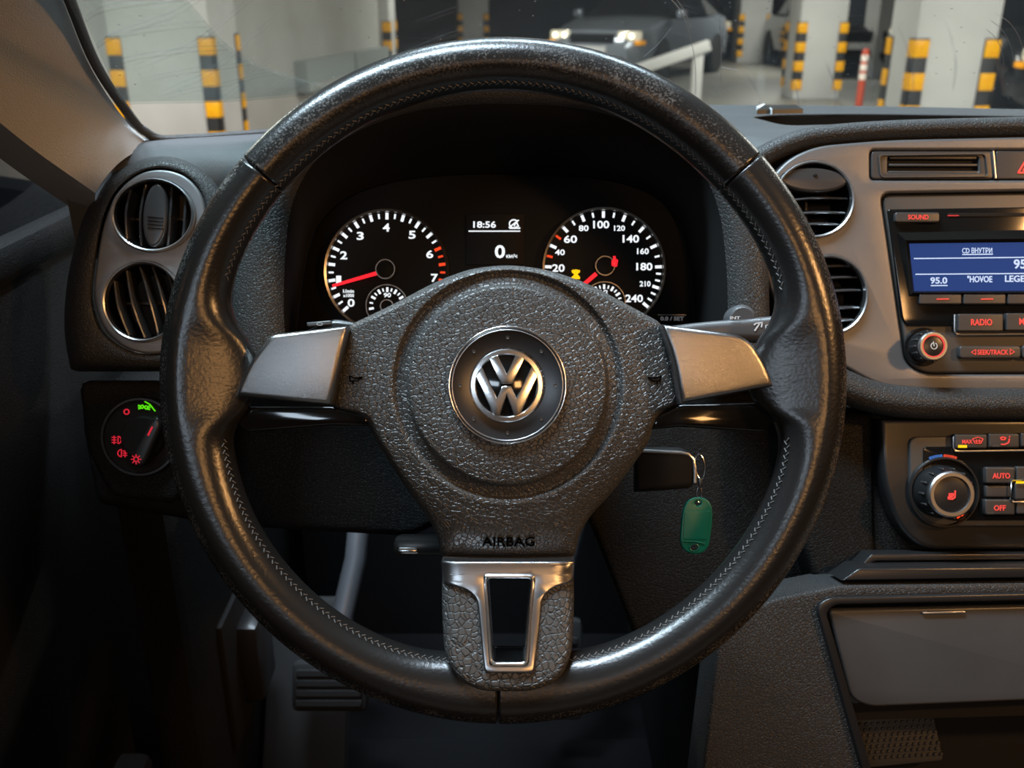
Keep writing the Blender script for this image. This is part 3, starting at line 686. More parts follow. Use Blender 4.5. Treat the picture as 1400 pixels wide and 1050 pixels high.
# ---- driver's door and footwell
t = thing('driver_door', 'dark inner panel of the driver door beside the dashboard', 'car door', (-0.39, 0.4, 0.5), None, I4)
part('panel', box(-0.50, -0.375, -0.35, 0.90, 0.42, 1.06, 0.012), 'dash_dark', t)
part('belt_trim', box(-0.47, -0.368, -0.35, 0.91, 1.055, 1.085, 0.008), 'dash_dark', t)
part('side_window', box(-0.400, -0.385, 0.10, 0.85, 1.07, 1.40, 0.004), 'car_glass', t, label='side window coloured dark for the unlit outside')  # opaque pane; the darkness outside is put into its colour
part('armrest', box(-0.40, -0.335, -0.35, 0.50, 0.80, 0.84, 0.012), 'dash_dark', t)
part('door_pocket', box(-0.40, -0.345, -0.30, 0.72, 0.46, 0.58, 0.012), 'dash_dark', t)
t = thing('kick_panel', 'black side trim of the footwell with release lever', 'trim panel', (-0.30, 0.9, 0.4), None, I4)
part('sill', box(-0.375, -0.315, -0.3, 0.95, 0.36, 0.47, 0.012), 'satin_black', t)
part('sill_strip', box(-0.352, -0.346, -0.3, 0.93, 0.468, 0.475, 0.002), 'stalk', t)
part('side_trim', box(-0.345, -0.30, 0.72, 1.30, 0.40, 0.95, 0.012), 'dash_dark', t)
part('lever_recess', box(-0.303, -0.294, 0.80, 0.93, 0.50, 0.66, 0.004), 'matte_black', t)
part('release_lever', box(-0.298, -0.272, 0.84, 0.90, 0.53, 0.63, 0.008), 'satin_black', t)
t = thing('footwell_floor', 'black carpet of the footwell under the steering wheel', 'carpet', (0, 0.8, 0.36), None, I4)
part('carpet', join(box(-0.36, 0.95, -0.2, 1.45, 0.34, 0.37), box(-0.36, 0.95, 1.18, 1.25, 0.34, 1.0), box(0.30, 0.36, 0.80, 1.3, 0.34, 0.75)), 'carpet', t)
part('floor_mat', box(-0.26, 0.24, 0.0, 0.95, 0.37, 0.382, 0.004), 'carpet', t)
def pedal(label, xc, w, h, yb, zb, lean, group=None):
    t = thing('foot_pedal', label, 'pedal', (xc, yb, zb), group, I4)
    MP = Matrix.Translation((xc, yb, zb)) @ Matrix.Rotation(rad(lean), 4, 'X')
    pd = part('pad', box(-w / 2, w / 2, -0.012, 0.012, 0, h, 0.006, 2, MP), 'tyre', t)
    for k in range(4):
        zz = h * (0.2 + 0.2 * k)
        part('rib', box(-w / 2 + 0.006, w / 2 - 0.006, -0.016, -0.010, zz - 0.004, zz + 0.004, 0.001, 1, MP), 'tyre', pd)
    part('arm', tube([MP @ Vector((0, 0.012, h * 0.6)), MP @ Vector((0.0, 0.03, h * 1.3)), MP @ Vector((0.02, 0.04, h + 0.11)), MP @ Vector((0.03, 0.07, h + 0.28))], 0.013, 10), 'pedal_metal', t)
pedal('wide brake pedal with a pale metal arm in the footwell', -0.205, 0.085, 0.055, 0.86, 0.505, -25)
pedal('narrow accelerator pedal nearest the centre tunnel', 0.06, 0.05, 0.12, 0.92, 0.44, -25)
t = thing('foot_rest', 'sloping black foot rest beside the pedals', 'foot rest', (-0.24, 0.9, 0.38), None, I4)
part('pad', box(-0.05, 0.05, -0.012, 0.012, 0, 0.22, 0.008, 2, Matrix.Translation((-0.245, 0.86, 0.39)) @ Matrix.Rotation(rad(-35), 4, 'X')), 'tyre', t)

# ================================================================== STEERING WHEEL
CX, CY = 688.0, 520.0; K0 = D / FP
wc = P(CX, CY, 0)
t = wheel = thing('steering_wheel', 'black leather steering wheel with silver spokes and round badge', 'steering wheel', tuple(wc))
RIN = [(0, 336), (5, 340), (9, 354), (12, 372), (15.5, 386), (20, 393), (26, 395), (45, 392), (70, 396), (90, 398), (110, 398), (135, 398), (154, 396), (160, 393), (164.5, 386), (168, 372), (171, 354), (175, 340), (181, 336),
       (186, 350), (191, 376), (197, 382), (210, 388), (230, 390), (250, 386), (262, 376), (270, 370), (278, 376), (290, 386), (310, 390), (330, 392), (345, 390), (351, 376), (355, 346), (360, 336)]
RO = 467.0
def rim_pt(th, ph, sh=1.0):
    thn = th % 360; ri = interp_s(RIN, thn) * K0; ro = RO * K0
    top = sm((math.sin(rad(thn)) - 0.45) / 0.3)
    ao = 0.0150; rc = ro - ao; ai = rc - ri
    b = 0.0165 - 0.001 * top
    c, s = math.cos(rad(ph)), math.sin(rad(ph))
    # spoke roots get flatter as they leave the rim
    if c >= 0: r = rc + ao * sh * c; z = b * sh * s
    else:
        k = sm(max(0, ai - 0.0165) / 0.022); m = -c; p = 2 + 2 * k
        r = rc + (ai * sh) * c; z = math.copysign(b * sh * max(0, 1 - m ** p) ** (1 / p) * (1 - 0.55 * k * m), s)
    return wc + Vector((r * math.cos(rad(th)), r * math.sin(rad(th)), z))
def rim_section(a0, a1, m):
    rows = []; n = int((a1 - a0) / 0.6); NP = 48
    ths = [a0 + 0.05, a0 + 0.12, a0 + 0.3, a0 + 0.6] + [a0 + (a1 - a0) * i / n for i in range(1, n)] + [a1 - 0.6, a1 - 0.3, a1 - 0.12, a1 - 0.05]
    shs = [0.90, 0.95, 0.985, 1.0] + [1.0] * (n - 1) + [1.0, 0.985, 0.95, 0.90]
    for th, sh in zip(ths, shs): rows.append([rim_pt(th, 360 * j / NP, sh) for j in range(NP)])
    V, Fs = loft(rows, True); Fs += [tuple(range(NP)), tuple((len(rows) - 1) * NP + j for j in range(NP))]
    return part('rim_cover', (V, Fs), m, wheel, ang=50)
rim_section(41.3, 139.4, 'leather_top')['label'] = 'worn speckled leather of the upper rim'
rim_section(139.4, 269.1, 'leather_grip'); rim_section(269.1, 401.3, 'leather_grip')
part('rim_core', tube([rim_pt(a, 0) * 0.5 + rim_pt(a, 180) * 0.5 + Vector((0, 0, -0.002)) for a in range(0, 360, 3)], 0.012, 10, True), 'matte_black', wheel)
V = []; Fs = []
for a0, a1 in ((192, 260), (280, 348), (18, 160)):
    a = a0; i = 0
    while a < a1:
        p = rim_pt(a, 152); q = rim_pt(a + 0.62, 146 if i % 2 else 158); u = (q - p).normalized()
        n = (p - (rim_pt(a, 0) + rim_pt(a, 180)) / 2).normalized(); s = u.cross(n); n0 = len(V)
        for e in (p, q):
            for g in range(5): V.append(e + n * 0.0003 + (s * math.cos(g * 1.2566) + n * math.sin(g * 1.2566)) * 0.00030)
        Fs += [(n0 + g, n0 + (g + 1) % 5, n0 + 5 + (g + 1) % 5, n0 + 5 + g) for g in range(5)] + [tuple(n0 + g for g in range(5)), tuple(n0 + 5 + g for g in range(5))]
        a += 0.70; i += 1
part('stitching', (V, Fs), 'thread', wheel, kind='stuff', label='pale thread stitching along the inside of the rim')

# airbag cover: a domed shield with a moulded ring
HX, HY = 694.0, 526.5; hc = P(HX, HY, 0)
outl = rnd([(476, 446), (540, 417), (598, 386), (645, 369), (694, 364), (745, 370), (798, 387), (850, 414), (903, 442), (914, 470), (930, 551), (898, 566), (884, 608), (842, 668), (806, 706), (792, 735), (787, 766),
            (601, 766), (597, 735), (584, 706), (556, 668), (514, 600), (500, 567), (452, 557), (462, 500)], [10, 30, 25, 20, 20, 20, 25, 30, 10, 10, 10, 14, 14, 30, 20, 10, 8, 8, 10, 20, 30, 14, 14, 10, 10], 4)
NA = 360; OUT = []
for i in range(NA):
    a = 2 * math.pi * i / NA; dx, dy = math.cos(a), -math.sin(a); best = 0
    for p, q in zip(outl, outl[1:] + outl[:1]):
        x1_, y1_, x2_, y2_ = p[0] - HX, p[1] - HY, q[0] - HX, q[1] - HY
        den = dx * (y2_ - y1_) - dy * (x2_ - x1_)
        if abs(den) < 1e-9: continue
        tt = (x1_ * (y2_ - y1_) - y1_ * (x2_ - x1_)) / den; u = (x1_ * dy - y1_ * dx) / den
        if tt > 0 and -1e-6 <= u <= 1 + 1e-6: best = max(best, tt)
    OUT.append(best)
def cover_h(r, ro, dn=0.0):
    z = 0.0115 - 0.0000009 * (r - 78) ** 2 if r < 160 else 0.0055
    g = sm((r - 131) / 7) * sm((157 - r) / 7); z -= 0.0030 * g
    if r > 135: z += 0.0006 * sm((r - 150) / 8) * sm((172 - r) / 12)
    if r > 158:
        tt = (r - 158) / max(1, ro - 158); z -= (0.006 + 0.009 * dn) * min(1, (r - 158) / 90) ** 1.25 * (0.4 + 0.6 * tt)
    e = ro - r
    if e < 9: z -= 0.0035 * (1 - e / 9) ** 2
    return z
DN = [sm((-math.sin(2 * math.pi * i / NA) - 0.15) / 0.6) for i in range(NA)]     # the lower lobe drops away
rows = []
for r in [70, 78, 100, 120, 129] + [131 + 1.5 * k for k in range(18)]:
    rows.append([Vector((hc.x + r * K0 * math.cos(2 * math.pi * i / NA), hc.y + r * K0 * math.sin(2 * math.pi * i / NA), cover_h(r, max(OUT[i], r + 3), DN[i]))) for i in range(NA)])
for k in range(1, 19):
    row = []
    for i in range(NA):
        ro = OUT[i]; r = 157 + (ro - 157) * (1 - (1 - k / 18) ** 1.3)
        row.append(Vector((hc.x + r * K0 * math.cos(2 * math.pi * i / NA), hc.y + r * K0 * math.sin(2 * math.pi * i / NA), cover_h(r, ro, DN[i]))))
    rows.append(row)
last = rows[-1]
for dr, dz in ((0.0012, -0.003), (0.0014, -0.012), (0.0, -0.045)):
    rows.append([Vector((p.x + dr * (p.x - hc.x) / 0.08, p.y + dr * (p.y - hc.y) / 0.08, p.z + dz)) for p in last])
V, Fs = loft(rows, True); Fs.append(tuple(range(NA)))
part('airbag_cover', (V, Fs), 'cover', wheel, ang=55, label='grained black airbag cover with moulded ring')
def cover_z(x, y):
    r = math.hypot(x - hc.x, y - hc.y) / K0; a = math.atan2(y - hc.y, x - hc.x) % (2 * math.pi)
    i = int(a / (2 * math.pi) * NA) % NA; return cover_h(r, OUT[i], DN[i])
text('AIRBAG', 695, 741, 0.0, 'icon_dark', wheel, 14, 72, zfun=cover_z, ext=0.0012, bold=0.004)
for sx, cx in ((1, 488), (-1, 893)):
    L = [[(cx - 9 * sx, 514), (cx - 8 * sx, 521), (cx + 2 * sx, 521), (cx + 9 * sx, 516)], [(cx - 9 * sx, 514), (cx - 2 * sx, 517), (cx + 9 * sx, 516)], [(cx - 4 * sx, 522), (cx - 4 * sx, 525)]]
    part('horn_symbol', strokes(L, 1.7, 0, 0.0005, cover_z), 'icon_dark', wheel)
# hub behind the cover
part('hub_shell', lathe([(0.056, -0.030), (0.056, -0.045), (0.050, -0.075), (0.045, -0.11)], tuple(hc), 48, 1, 1), 'matte_black', wheel)

# badge
bz = 0.0115
bd = part('badge_ring', lathe([(0.0312, bz - 0.004), (0.0312, bz + 0.0012), (0.0300, bz + 0.0022), (0.0292, bz + 0.0018), (0.0200, bz + 0.0006), (0.0196, bz - 0.0010), (0.0, bz - 0.0012)], tuple(hc), 96), 'badge_ring', wheel)
def torus(c, R, r, z, n=96):
    return ringl([(R + r * math.cos(i * math.pi / 5), z + r * math.sin(i * math.pi / 5)) for i in range(10)], c, n)
part('chrome_ring', torus(tuple(hc), 0.0308, 0.00055, bz + 0.0016), 'chrome', wheel)
part('inner_chrome_ring', torus(tuple(hc), 0.0292, 0.00025, bz + 0.0019), 'satin_chrome', wheel)
for k in range(8):
    a = rad(90 + 45 * k); c = hc + Vector((0.0252 * math.cos(a), 0.0252 * math.sin(a), 0))
    part('dimple', lathe([(0.0009, bz + 0.0014), (0.0008, bz + 0.0018), (0.0004, bz + 0.0013), (0, bz + 0.0011)], tuple(c), 14), 'stalk', bd)
ER = 0.0193; ec = P(693, 527, 0)
em = part('emblem_backing', lathe([(ER, bz - 0.002), (ER, bz + 0.0016), (ER * 0.97, bz + 0.0020), (0.0, bz + 0.0022)], tuple(ec), 72), 'gloss_black', wheel)
part('emblem_circle', ringl([(ER, bz + 0.0008), (ER, bz + 0.0026), (ER * 0.97, bz + 0.0032), (ER * 0.87, bz + 0.0033), (ER * 0.845, bz + 0.0028), (ER * 0.84, bz + 0.0012)], tuple(ec), 96), 'chrome', wheel)
def emb(pts):
    s = ER; lp = [(ec.x + a * s, ec.y + b * s) for a, b in pts]
    return plate([lp], bz + 0.0034, 0.0022, 0.00045, 3, px=False)
part('emblem_letter', emb([(-0.49, 0.74), (-0.245, 0.84), (0.0, 0.31), (0.245, 0.84), (0.49, 0.74), (0.155, 0.045), (-0.155, 0.045)]), 'chrome', wheel)
part('emblem_letter', emb([(-0.84, 0.25), (-0.68, 0.53), (-0.27, -0.36), (-0.125, -0.02), (0.125, -0.02), (0.27, -0.36), (0.68, 0.53), (0.84, 0.25), (0.36, -0.80), (0.20, -0.84), (0.0, -0.25), (-0.20, -0.84), (-0.36, -0.80)]), 'chrome', wheel)

# silver spokes
def crown(k, yc):   # trim plates bow towards the driver and fall away to the rim
    return lambda x, y: -k * (y - yc) ** 2 - 1.0 * max(0, abs(x - hc.x) - 0.09) ** 2
lt = rnd([(368, 457), (475, 444), (464, 492), (452, 555), (315, 553), (322, 532), (338, 496)], [10, 3, 30, 3, 6, 20, 30], 4)
rt = rnd([(904, 442), (1010, 456), (1030, 468), (1048, 498), (1062, 532), (1066, 550), (931, 553), (922, 492)], [3, 10, 14, 30, 20, 6, 3, 30], 4)
yl = P(0, 500, 0).y
part('spoke_trim', disp(plate([lt], 0.0155, 0.016, 0.0028, 4), crown(1.8, yl)), 'spoke_silver', wheel, ang=60)
part('spoke_trim', disp(plate([rt], 0.0155, 0.016, 0.0028, 4), crown(1.8, yl)), 'spoke_silver', wheel, ang=60)
part('spoke_underside', plate([rnd([(314, 554), (455, 556), (500, 566), (512, 585), (455, 582), (335, 592), (320, 576)], 6)], -0.001, 0.020, 0.002), 'gloss_black', wheel)
part('spoke_underside', plate([rnd([(1067, 551), (930, 553), (897, 568), (886, 590), (930, 584), (1045, 592), (1062, 574)], 6)], -0.001, 0.020, 0.002), 'gloss_black', wheel)
# lower spoke
hole = rnd([(663, 788), (730, 788), (724, 848), (720, 900), (672, 900), (668, 848)], [7, 7, 30, 6, 6, 30], 4)
low = rnd([(602, 766), (787, 766), (785, 840), (781, 892), (764, 922), (730, 937), (658, 937), (628, 922), (609, 892), (604, 840)], [4, 4, 30, 20, 20, 20, 20, 20, 20, 30], 4)
tee = rnd([(602, 768), (787, 768), (785, 796), (756, 803), (741, 817), (737, 850), (730, 911), (663, 911), (656, 850), (652, 817), (638, 806), (604, 796)], [3, 3, 10, 8, 12, 20, 8, 8, 20, 12, 8, 10], 4)
y0_ = P(0, 766, 0).y; xm_ = P(694, 0, 0).x
def wrap(x, y):     # the lower spoke rises to the rim and its flanks turn back
    e = abs(x - xm_) - 0.027
    return 0.0135 * sm((y0_ - y) / (165 * K0)) - 40.0 * max(0, e) ** 2
def fine(vf, cuts=2):
    me = bpy.data.meshes.new('tmp'); me.from_pydata([tuple(p) for p in vf[0]], [], vf[1]); bm = bmesh.new(); bm.from_mesh(me); bpy.data.meshes.remove(me)
    bmesh.ops.triangulate(bm, faces=bm.faces)
    for _ in range(cuts):
        lg = [e for e in bm.edges if e.calc_length() > 0.006]
        if lg: bmesh.ops.subdivide_edges(bm, edges=lg, cuts=1); bmesh.ops.triangulate(bm, faces=[f for f in bm.faces if len(f.verts) > 3])
    bm.verts.ensure_lookup_table(); out = ([v.co.copy() for v in bm.verts], [tuple(v.index for v in f.verts) for f in bm.faces]); bm.free(); return out
part('lower_spoke', disp(fine(plate([low, hole], 0.0065, 0.040, 0.0045, 4), 4), wrap), 'spoke_grain', wheel, ang=60, label='grained black lower spoke with an opening')
part('chrome_trim', disp(fine(plate([tee, hole], 0.0085, 0.012, 0.0012, 3), 4), wrap), 'trim_chrome', wheel, ang=50, label='satin chrome trim framing the lower opening')
hole2 = [(694 + (x - 694) * 0.90, 845 + (y - 845) * 0.94) for x, y in hole]
part('opening_rim', disp(fine(plate([rnd([(660, 785), (733, 785), (727, 848), (723, 903), (669, 903), (665, 848)], [7, 7, 30, 6, 6, 30], 4), hole2], 0.0100, 0.030, 0.0016, 3), 4), wrap), 'chrome', wheel, ang=60)

# steering column
t = thing('steering_column', 'black steering column shroud behind the wheel hub', 'steering column', tuple(P(700, 560, -0.1)))
rows = []
for z, s, dy in ((-0.045, 0.85, 0), (-0.06, 1, 0), (-0.14, 1.1, -0.004), (-0.22, 1.2, -0.008)):
    rows.append([Vector((0.055 * s * math.copysign(abs(math.cos(a)) ** 0.6, math.cos(a)), -0.028 + dy + 0.05 * s * math.copysign(abs(math.sin(a)) ** 0.7, math.sin(a)), z)) for a in [2 * math.pi * i / 40 for i in range(40)]])
V, Fs = loft(rows, True); Fs += [tuple(range(40)), tuple(3 * 40 + i for i in range(40))]
part('shroud', (V, Fs), 'matte_black', t)
part('adjust_lever', box(-0.076, -0.04, -0.110, -0.098, -0.11, -0.09, 0.004), 'satin_black', t)
part('lever_tip', box(-0.073, -0.059, -0.108, -0.1035, -0.105, -0.087, 0.002), 'chrome', t)

# stalks
t = thing('wiper_stalk', 'grey wiper stalk with white arrow symbols beside the right spoke', 'control stalk', tuple(P(900, 470, -0.07)))
part('lever', plate([rnd([(880, 448), (960, 440), (1066, 429), (1078, 434), (1080, 462), (1060, 468), (940, 466), (880, 478)], [4, 10, 3, 4, 6, 10, 20, 4], 4)], -0.060, 0.018, 0.005, 4), 'stalk', t)
part('thumb_wheel', lathe([(0.0085, -0.012), (0.0092, -0.010), (0.0092, 0.0), (0.007, 0.003), (0, 0.003)], tuple(P(1014, 437, -0.066)), 24), 'stalk', t)
zz = -0.0598
part('symbol', strokes([[(1032, 452), (1038, 443)], [(1034, 442), (1042, 441), (1041, 447)], [(1034, 442), (1031, 444)]], 2.0, zz), 'icon_grey', t)
part('symbol', strokes([[(1047, 451), (1047, 445), (1053, 443), (1053, 446)], [(1056, 443), (1056, 438), (1061, 437)], [(1050, 455), (1056, 454)]], 1.2, zz), 'icon_grey', t)
text('INT', 1005, 434.5, -0.0596, 'icon_grey', t, 4, 14)
t = thing('indicator_stalk', 'black indicator stalk peeking out beside the left spoke', 'control stalk', tuple(P(470, 470, -0.07)))
part('lever', plate([rnd([(414, 439), (460, 436), (520, 445), (520, 480), (430, 470), (412, 452)], [4, 6, 4, 4, 8, 6], 4)], -0.062, 0.018, 0.004, 4), 'satin_black', t)
part('button', plate([rnd([(418, 440), (452, 438), (455, 445), (420, 447)], 2)], -0.0605, 0.004, 0.0008), 'stalk', t)
part('symbol', strokes([arc(437, 443, 4, 0, 360, 10, 1.8)], 0.8, -0.0603), 'icon_grey', t)

# ================================================================== INSTRUMENT CLUSTER
ZF = -0.236
t = clu = thing('instrument_cluster', 'lit instrument cluster with two round dials and centre display', 'instrument cluster', tuple(P(680, 440, ZF)))
part('face_plate', plate([[(p.x, p.y) for p in face]], ZF, 0.02, 0.001), 'face', clu)
def dial(cx, cy, r, name, z=ZF):
    c = P(cx, cy, z); k = (D - z) / FP
    d = part('dial_plate', lathe([((r - 1) * k, 0), ((r - 1) * k, 0.0012), (0, 0.0012)], tuple(c), 72), 'face', clu)
    part('dial_ring', ringl([((r - 3.4) * k, 0.001), ((r - 2.6) * k, 0.005), ((r) * k, 0.006), ((r + 1.0) * k, 0.004), ((r + 1.0) * k, 0.0)], tuple(c), 96), 'ring_metal', clu)
    return d
def ticks(cx, cy, lst, r0, z, w):
    """lst of (angle, length, width factor)"""
    return strokes([[(cx + (r0 - l) * math.cos(rad(a)), cy - (r0 - l) * math.sin(rad(a))), (cx + r0 * math.cos(rad(a)), cy - r0 * math.sin(rad(a)))] for a, l, f in lst], w, z)
ZT = ZF + 0.0016
# rev counter
rx_, ry_ = 529, 371.5
dl = dial(rx_, ry_, 84, 'rev')
A = lambda v: 90 + (4 - v) * 33
maj = [(A(v / 2), 7.0, 1) for v in range(0, 15)]; mnr = [(A(v / 2 + 0.25), 5.5, 1) for v in range(0, 14)]
part('tick_marks', join(ticks(rx_, ry_, [m for m in maj if m[0] > 25], 79.5, ZT, 4.0), ticks(rx_, ry_, [m for m in mnr if m[0] > 25], 79, ZT, 2.4)), 'white_glow', dl)
part('red_tick_marks', join(ticks(rx_, ry_, [m for m in maj if m[0] <= 25], 79.5, ZT, 4.0), ticks(rx_, ry_, [m for m in mnr if m[0] <= 25], 79, ZT, 2.6)), 'red_tick', dl)
for v, nx, ny in ((0, 480, 414), (1, 463, 382.5), (2, 470, 349), (3, 492.5, 322.5), (4, 528, 311), (5, 563.5, 321), (6, 587.5, 347.5), (7, 594, 380)):
    text(str(v), nx, ny, ZT, 'white_glow', dl, 11, 7 if v == 1 else 9.5, name='numeral')
text('1/min', 476.5, 398, ZT, 'white_glow', dl, 5, 15); text('x1000', 476.5, 404, ZT, 'white_glow', dl, 4.5, 15)
def needle(cx, cy, ang, r0, r1, w0, w1, d):
    a = rad(ang); u = Vector((math.cos(a), -math.sin(a))); n = Vector((-u.y, u.x)); c = Vector((cx, cy)); z = ZF + 0.007
    pts = [c + u * r0 + n * w0, c + u * r1 + n * w1, c + u * r1 - n * w1, c + u * r0 - n * w0]
    part('needle', plate([[tuple(p) for p in pts]], z, 0.001, 0.0), 'needle', d)
    k = (D - ZF) / FP; cc = P(cx, cy, ZF)
    part('needle_hub', lathe([(12 * k, 0.001), (12 * k, 0.0065), (11 * k, 0.0075), (0, 0.008)], tuple(cc), 40), 'face', d)
    part('hub_ring', ringl([(11.6 * k, 0.0065), (12.2 * k, 0.0085), (13.3 * k, 0.0085), (13.6 * k, 0.006)], tuple(cc), 48), 'ring_metal', d)
needle(528.5, 369.5, 196, 14, 77, 2.6, 1.9, dl)
def small_dial(cx, cy, lab, lst, d):
    k = (D - ZF) / FP
    part('small_ring', ringl([(27.3 * k, 0.001), (27.8 * k, 0.0035), (28.7 * k, 0.0035), (29 * k, 0.001)], tuple(P(cx, cy, ZF)), 60), 'ring_metal', d)
    part('small_tick_marks', join(ticks(cx, cy, [(a, 5, 1) for a in lst[0]], 24.5, ZT, 3.0), ticks(cx, cy, [(a, 3.6, 1) for a in lst[1]], 24, ZT, 1.9)), 'white_glow', d)
    text(lab, cx, cy - 14.5, ZT, 'white_glow', d, 6, 10, name='numeral')
    part('small_hub', ringl([(8 * k, 0.001), (8 * k, 0.004), (9.2 * k, 0.004), (9.4 * k, 0.001)], tuple(P(cx, cy + 1, ZF)), 32), 'ring_metal', d)
small_dial(529.5, 418, '90', ([190, 150, 120, 90, 60, 30, -10], [170, 135, 105, 75, 45, 10]), dl)
small_dial(826, 414, '1/2', ([185, 120, 90, 60, 32, 0], [155, 105, 75, 46, 16]), None or clu)
# speedometer
sx_, sy_ = 825, 368.5
dl2 = dial(sx_, sy_, 83.5, 'speed')
def SA(v): return 90 + (100 - v) * 1.09 if v <= 180 else 2.8 - (v - 180) * 0.715
big = [(SA(v), 7.0, 1) for v in (20, 40, 60, 80, 100, 120, 140, 160, 180, 210, 240)]
sml = [(SA(v), 5.5, 1) for v in (70, 90, 110, 130, 150, 170, 190, 200, 220, 230)]
part('tick_marks', join(ticks(sx_, sy_, big, 78.8, ZT, 4.0), ticks(sx_, sy_, sml, 78.3, ZT, 2.5)), 'white_glow', dl2)
part('red_tick_marks', ticks(sx_, sy_, [(SA(30), 6.5, 1), (SA(50), 6.5, 1)], 78.8, ZT, 3), 'red_tick', dl2)
for s, nx, ny, h, w in (('20', 763.5, 366.5, 10.5, 17), ('40', 765.5, 345, 8, 13.5), ('60', 780, 327, 10.5, 18), ('80', 798, 312, 8, 13.5), ('100', 822, 307, 10.5, 22), ('120', 847, 312, 7.5, 15), ('140', 862.5, 326.5, 10.5, 22.5),
                        ('160', 879, 343.5, 8, 16), ('180', 881, 364.5, 10.5, 22), ('210', 882, 388, 7.5, 15), ('240', 867, 408, 10.5, 24)):
    text(s, nx, ny, ZT, 'white_glow', dl2, h, w, name='numeral')
needle(826, 365, 220.5, 14, 45, 2.8, 2.5, dl2)
part('warning_lamp', strokes([[(783, 370), (791, 379)], [(791, 371), (783, 380)], [(782, 380), (792, 380)], [(783, 372), (787, 370), (792, 371)]], 3.2, ZT), 'yellow_glow', dl2, label='yellow warning lamp')
part('warning_lamp', join(strokes([[(840, 351), (840, 354)], [(838, 357), (843, 356), (842, 363), (838, 362), (838, 357)]], 3.6, ZF + 0.009)), 'needle', dl2, label='red warning lamp')
# centre display
ds = part('display', pbox(637, 292, 716, 362, ZF + 0.0015, 0.002, 0.0002, 2), 'face', clu)
text('18:56', 662.5, 307, ZT + 0.001, 'white_glow', ds, 9, 31)
part('display_line', strokes([[(641, 316), (711, 316)]], 1.5, ZT + 0.001), 'white_glow', ds)
part('display_symbol', strokes([arc(702.5, 306, 6, 40, 320, 14, 5.5), [(696, 311), (709, 301)], [(703, 309), (706, 303), (709, 310)], [(697, 312), (711, 312)]], 1.7, ZT + 0.001), 'white_glow', ds)
text('0', 683.5, 344, ZT + 0.001, 'white_glow', ds, 18, 14)
text('км/ч', 699.5, 350, ZT + 0.001, 'white_glow', ds, 5.5, 15)
part('trip_button_line', strokes([[(900, 430.5), (938, 430.5)]], 0.8, ZT), 'ring_metal', clu)
text('0.0 / SET', 919, 435.5, ZT, 'white_dim', clu, 5.5, 32)

# ================================================================== AIR VENTS
def vent(label, cx, cy, rx, ry, z, kind, lean, offs, tab, rot=0):
    k = (D - z) / FP; c = P(cx, cy, z); R = rx * k; ex, ey = 1.0, ry / rx
    t = thing('round_air_vent', label, 'air vent', tuple(c), 'round air vents in the dashboard')
    part('ring', ringl([(R * 0.935, -0.003), (R * 0.95, 0.0015), (R * 0.985, 0.0022), (R * 1.01, 0.001), (R * 1.01, -0.003)], tuple(c), 72, ex, ey), 'satin_chrome', t)
    part('barrel', lathe([(R * 0.96, -0.001), (R * 0.93, -0.012), (R * 0.80, -0.033), (0, -0.034)], tuple(c), 48, ex, ey, cap0=False), 'barrel', t)
    cr, sr = math.cos(rad(lean)), math.sin(rad(lean))
    for i, o in enumerate(offs):
        half = math.sqrt(max(0.02, 1 - o * o)) * 0.90; off = o * R; rows = []
        for j in range(9):
            s = -half + 2 * half * j / 8; bow = 0.06 * (1 - (s / half) ** 2) * R * (1 if kind == 'h' else (-1 if o < 0 else 1)) * 0.8
            row = []
            for dz, th in ((-0.003, 0.0004), (-0.0025, 0.0009), (-0.012, 0.0008), (-0.020, 0.0004)):
                for sg in (1,):
                    pass
            for dz, th in ((-0.0012, 0.0), (-0.0018, 0.0008), (-0.016, 0.0006), (-0.016, -0.0006), (-0.0018, -0.0008)):
                if kind == 'v': x, y = off + bow + th, s * R * ey
                else: x, y = s * R, (off + bow + th) * ey + dz * -0.25
                row.append(c + Vector((x * cr - y * sr, x * sr + y * cr, dz - 0.003 * abs(s))))
            rows.append(row)
        V, Fs = loft(rows, True); Fs += [tuple(range(5)), tuple(8 * 5 + q for q in range(5))]
        part('blade', (V, Fs), 'blade', t)
    part('cross_blade', box(c.x - R * 0.7, c.x + R * 0.7, c.y - 0.0008, c.y + 0.0008, z - 0.026, z - 0.018) if kind == 'v' else box(c.x - 0.0008, c.x + 0.0008, c.y - R * 0.7, c.y + R * 0.7, z - 0.026, z - 0.018), 'blade', t)
    if tab:
        tx, ty, tw, th_, trot = tab
        tb = part('thumb_tab', plate([ell(cx + tx, cy + ty, tw, th_, 32, trot)], z + 0.0005, 0.012, 0.0022, 4), 'blade', t)
        if kind == 'v':
            for q in range(4):
                part('grip_ridge', plate([rnd([(cx + tx - tw * 0.6, cy + ty + 1 + q * 5), (cx + tx + tw * 0.7, cy + ty + 3 + q * 5), (cx + tx + tw * 0.7, cy + ty + 5 + q * 5), (cx + tx - tw * 0.6, cy + ty + 3 + q * 5)], 0.5)], z + 0.0012, 0.002, 0.0003), 'barrel', tb)
        else:
            part('grip_mark', plate([ell(cx + tx + 2, cy + ty - 6, 3, 2.2, 12)], z + 0.0012, 0.002, 0.0002), 'barrel', tb)
    return t
t = thing('driver_vent_panel', 'silver figure-eight panel around the vents by the driver door', 'vent panel', tuple(P(200, 360, -0.15)))
part('panel', plate([pan, v1, v2], -0.1555, 0.010, 0.0022, 3), 'silver_blue', t)
vent('upper vertical-bladed vent in the panel by the driver door', 209.5, 294, 55.5, 49.5, -0.152, 'v', -4, (-0.66, -0.30, 0.34, 0.70), (2, 0, 17, 44, 4))
vent('lower vertical-bladed vent in the panel by the driver door', 195, 412, 53.5, 54.5, -0.152, 'v', 15, (-0.62, -0.25, 0.10, 0.42, 0.75), None)

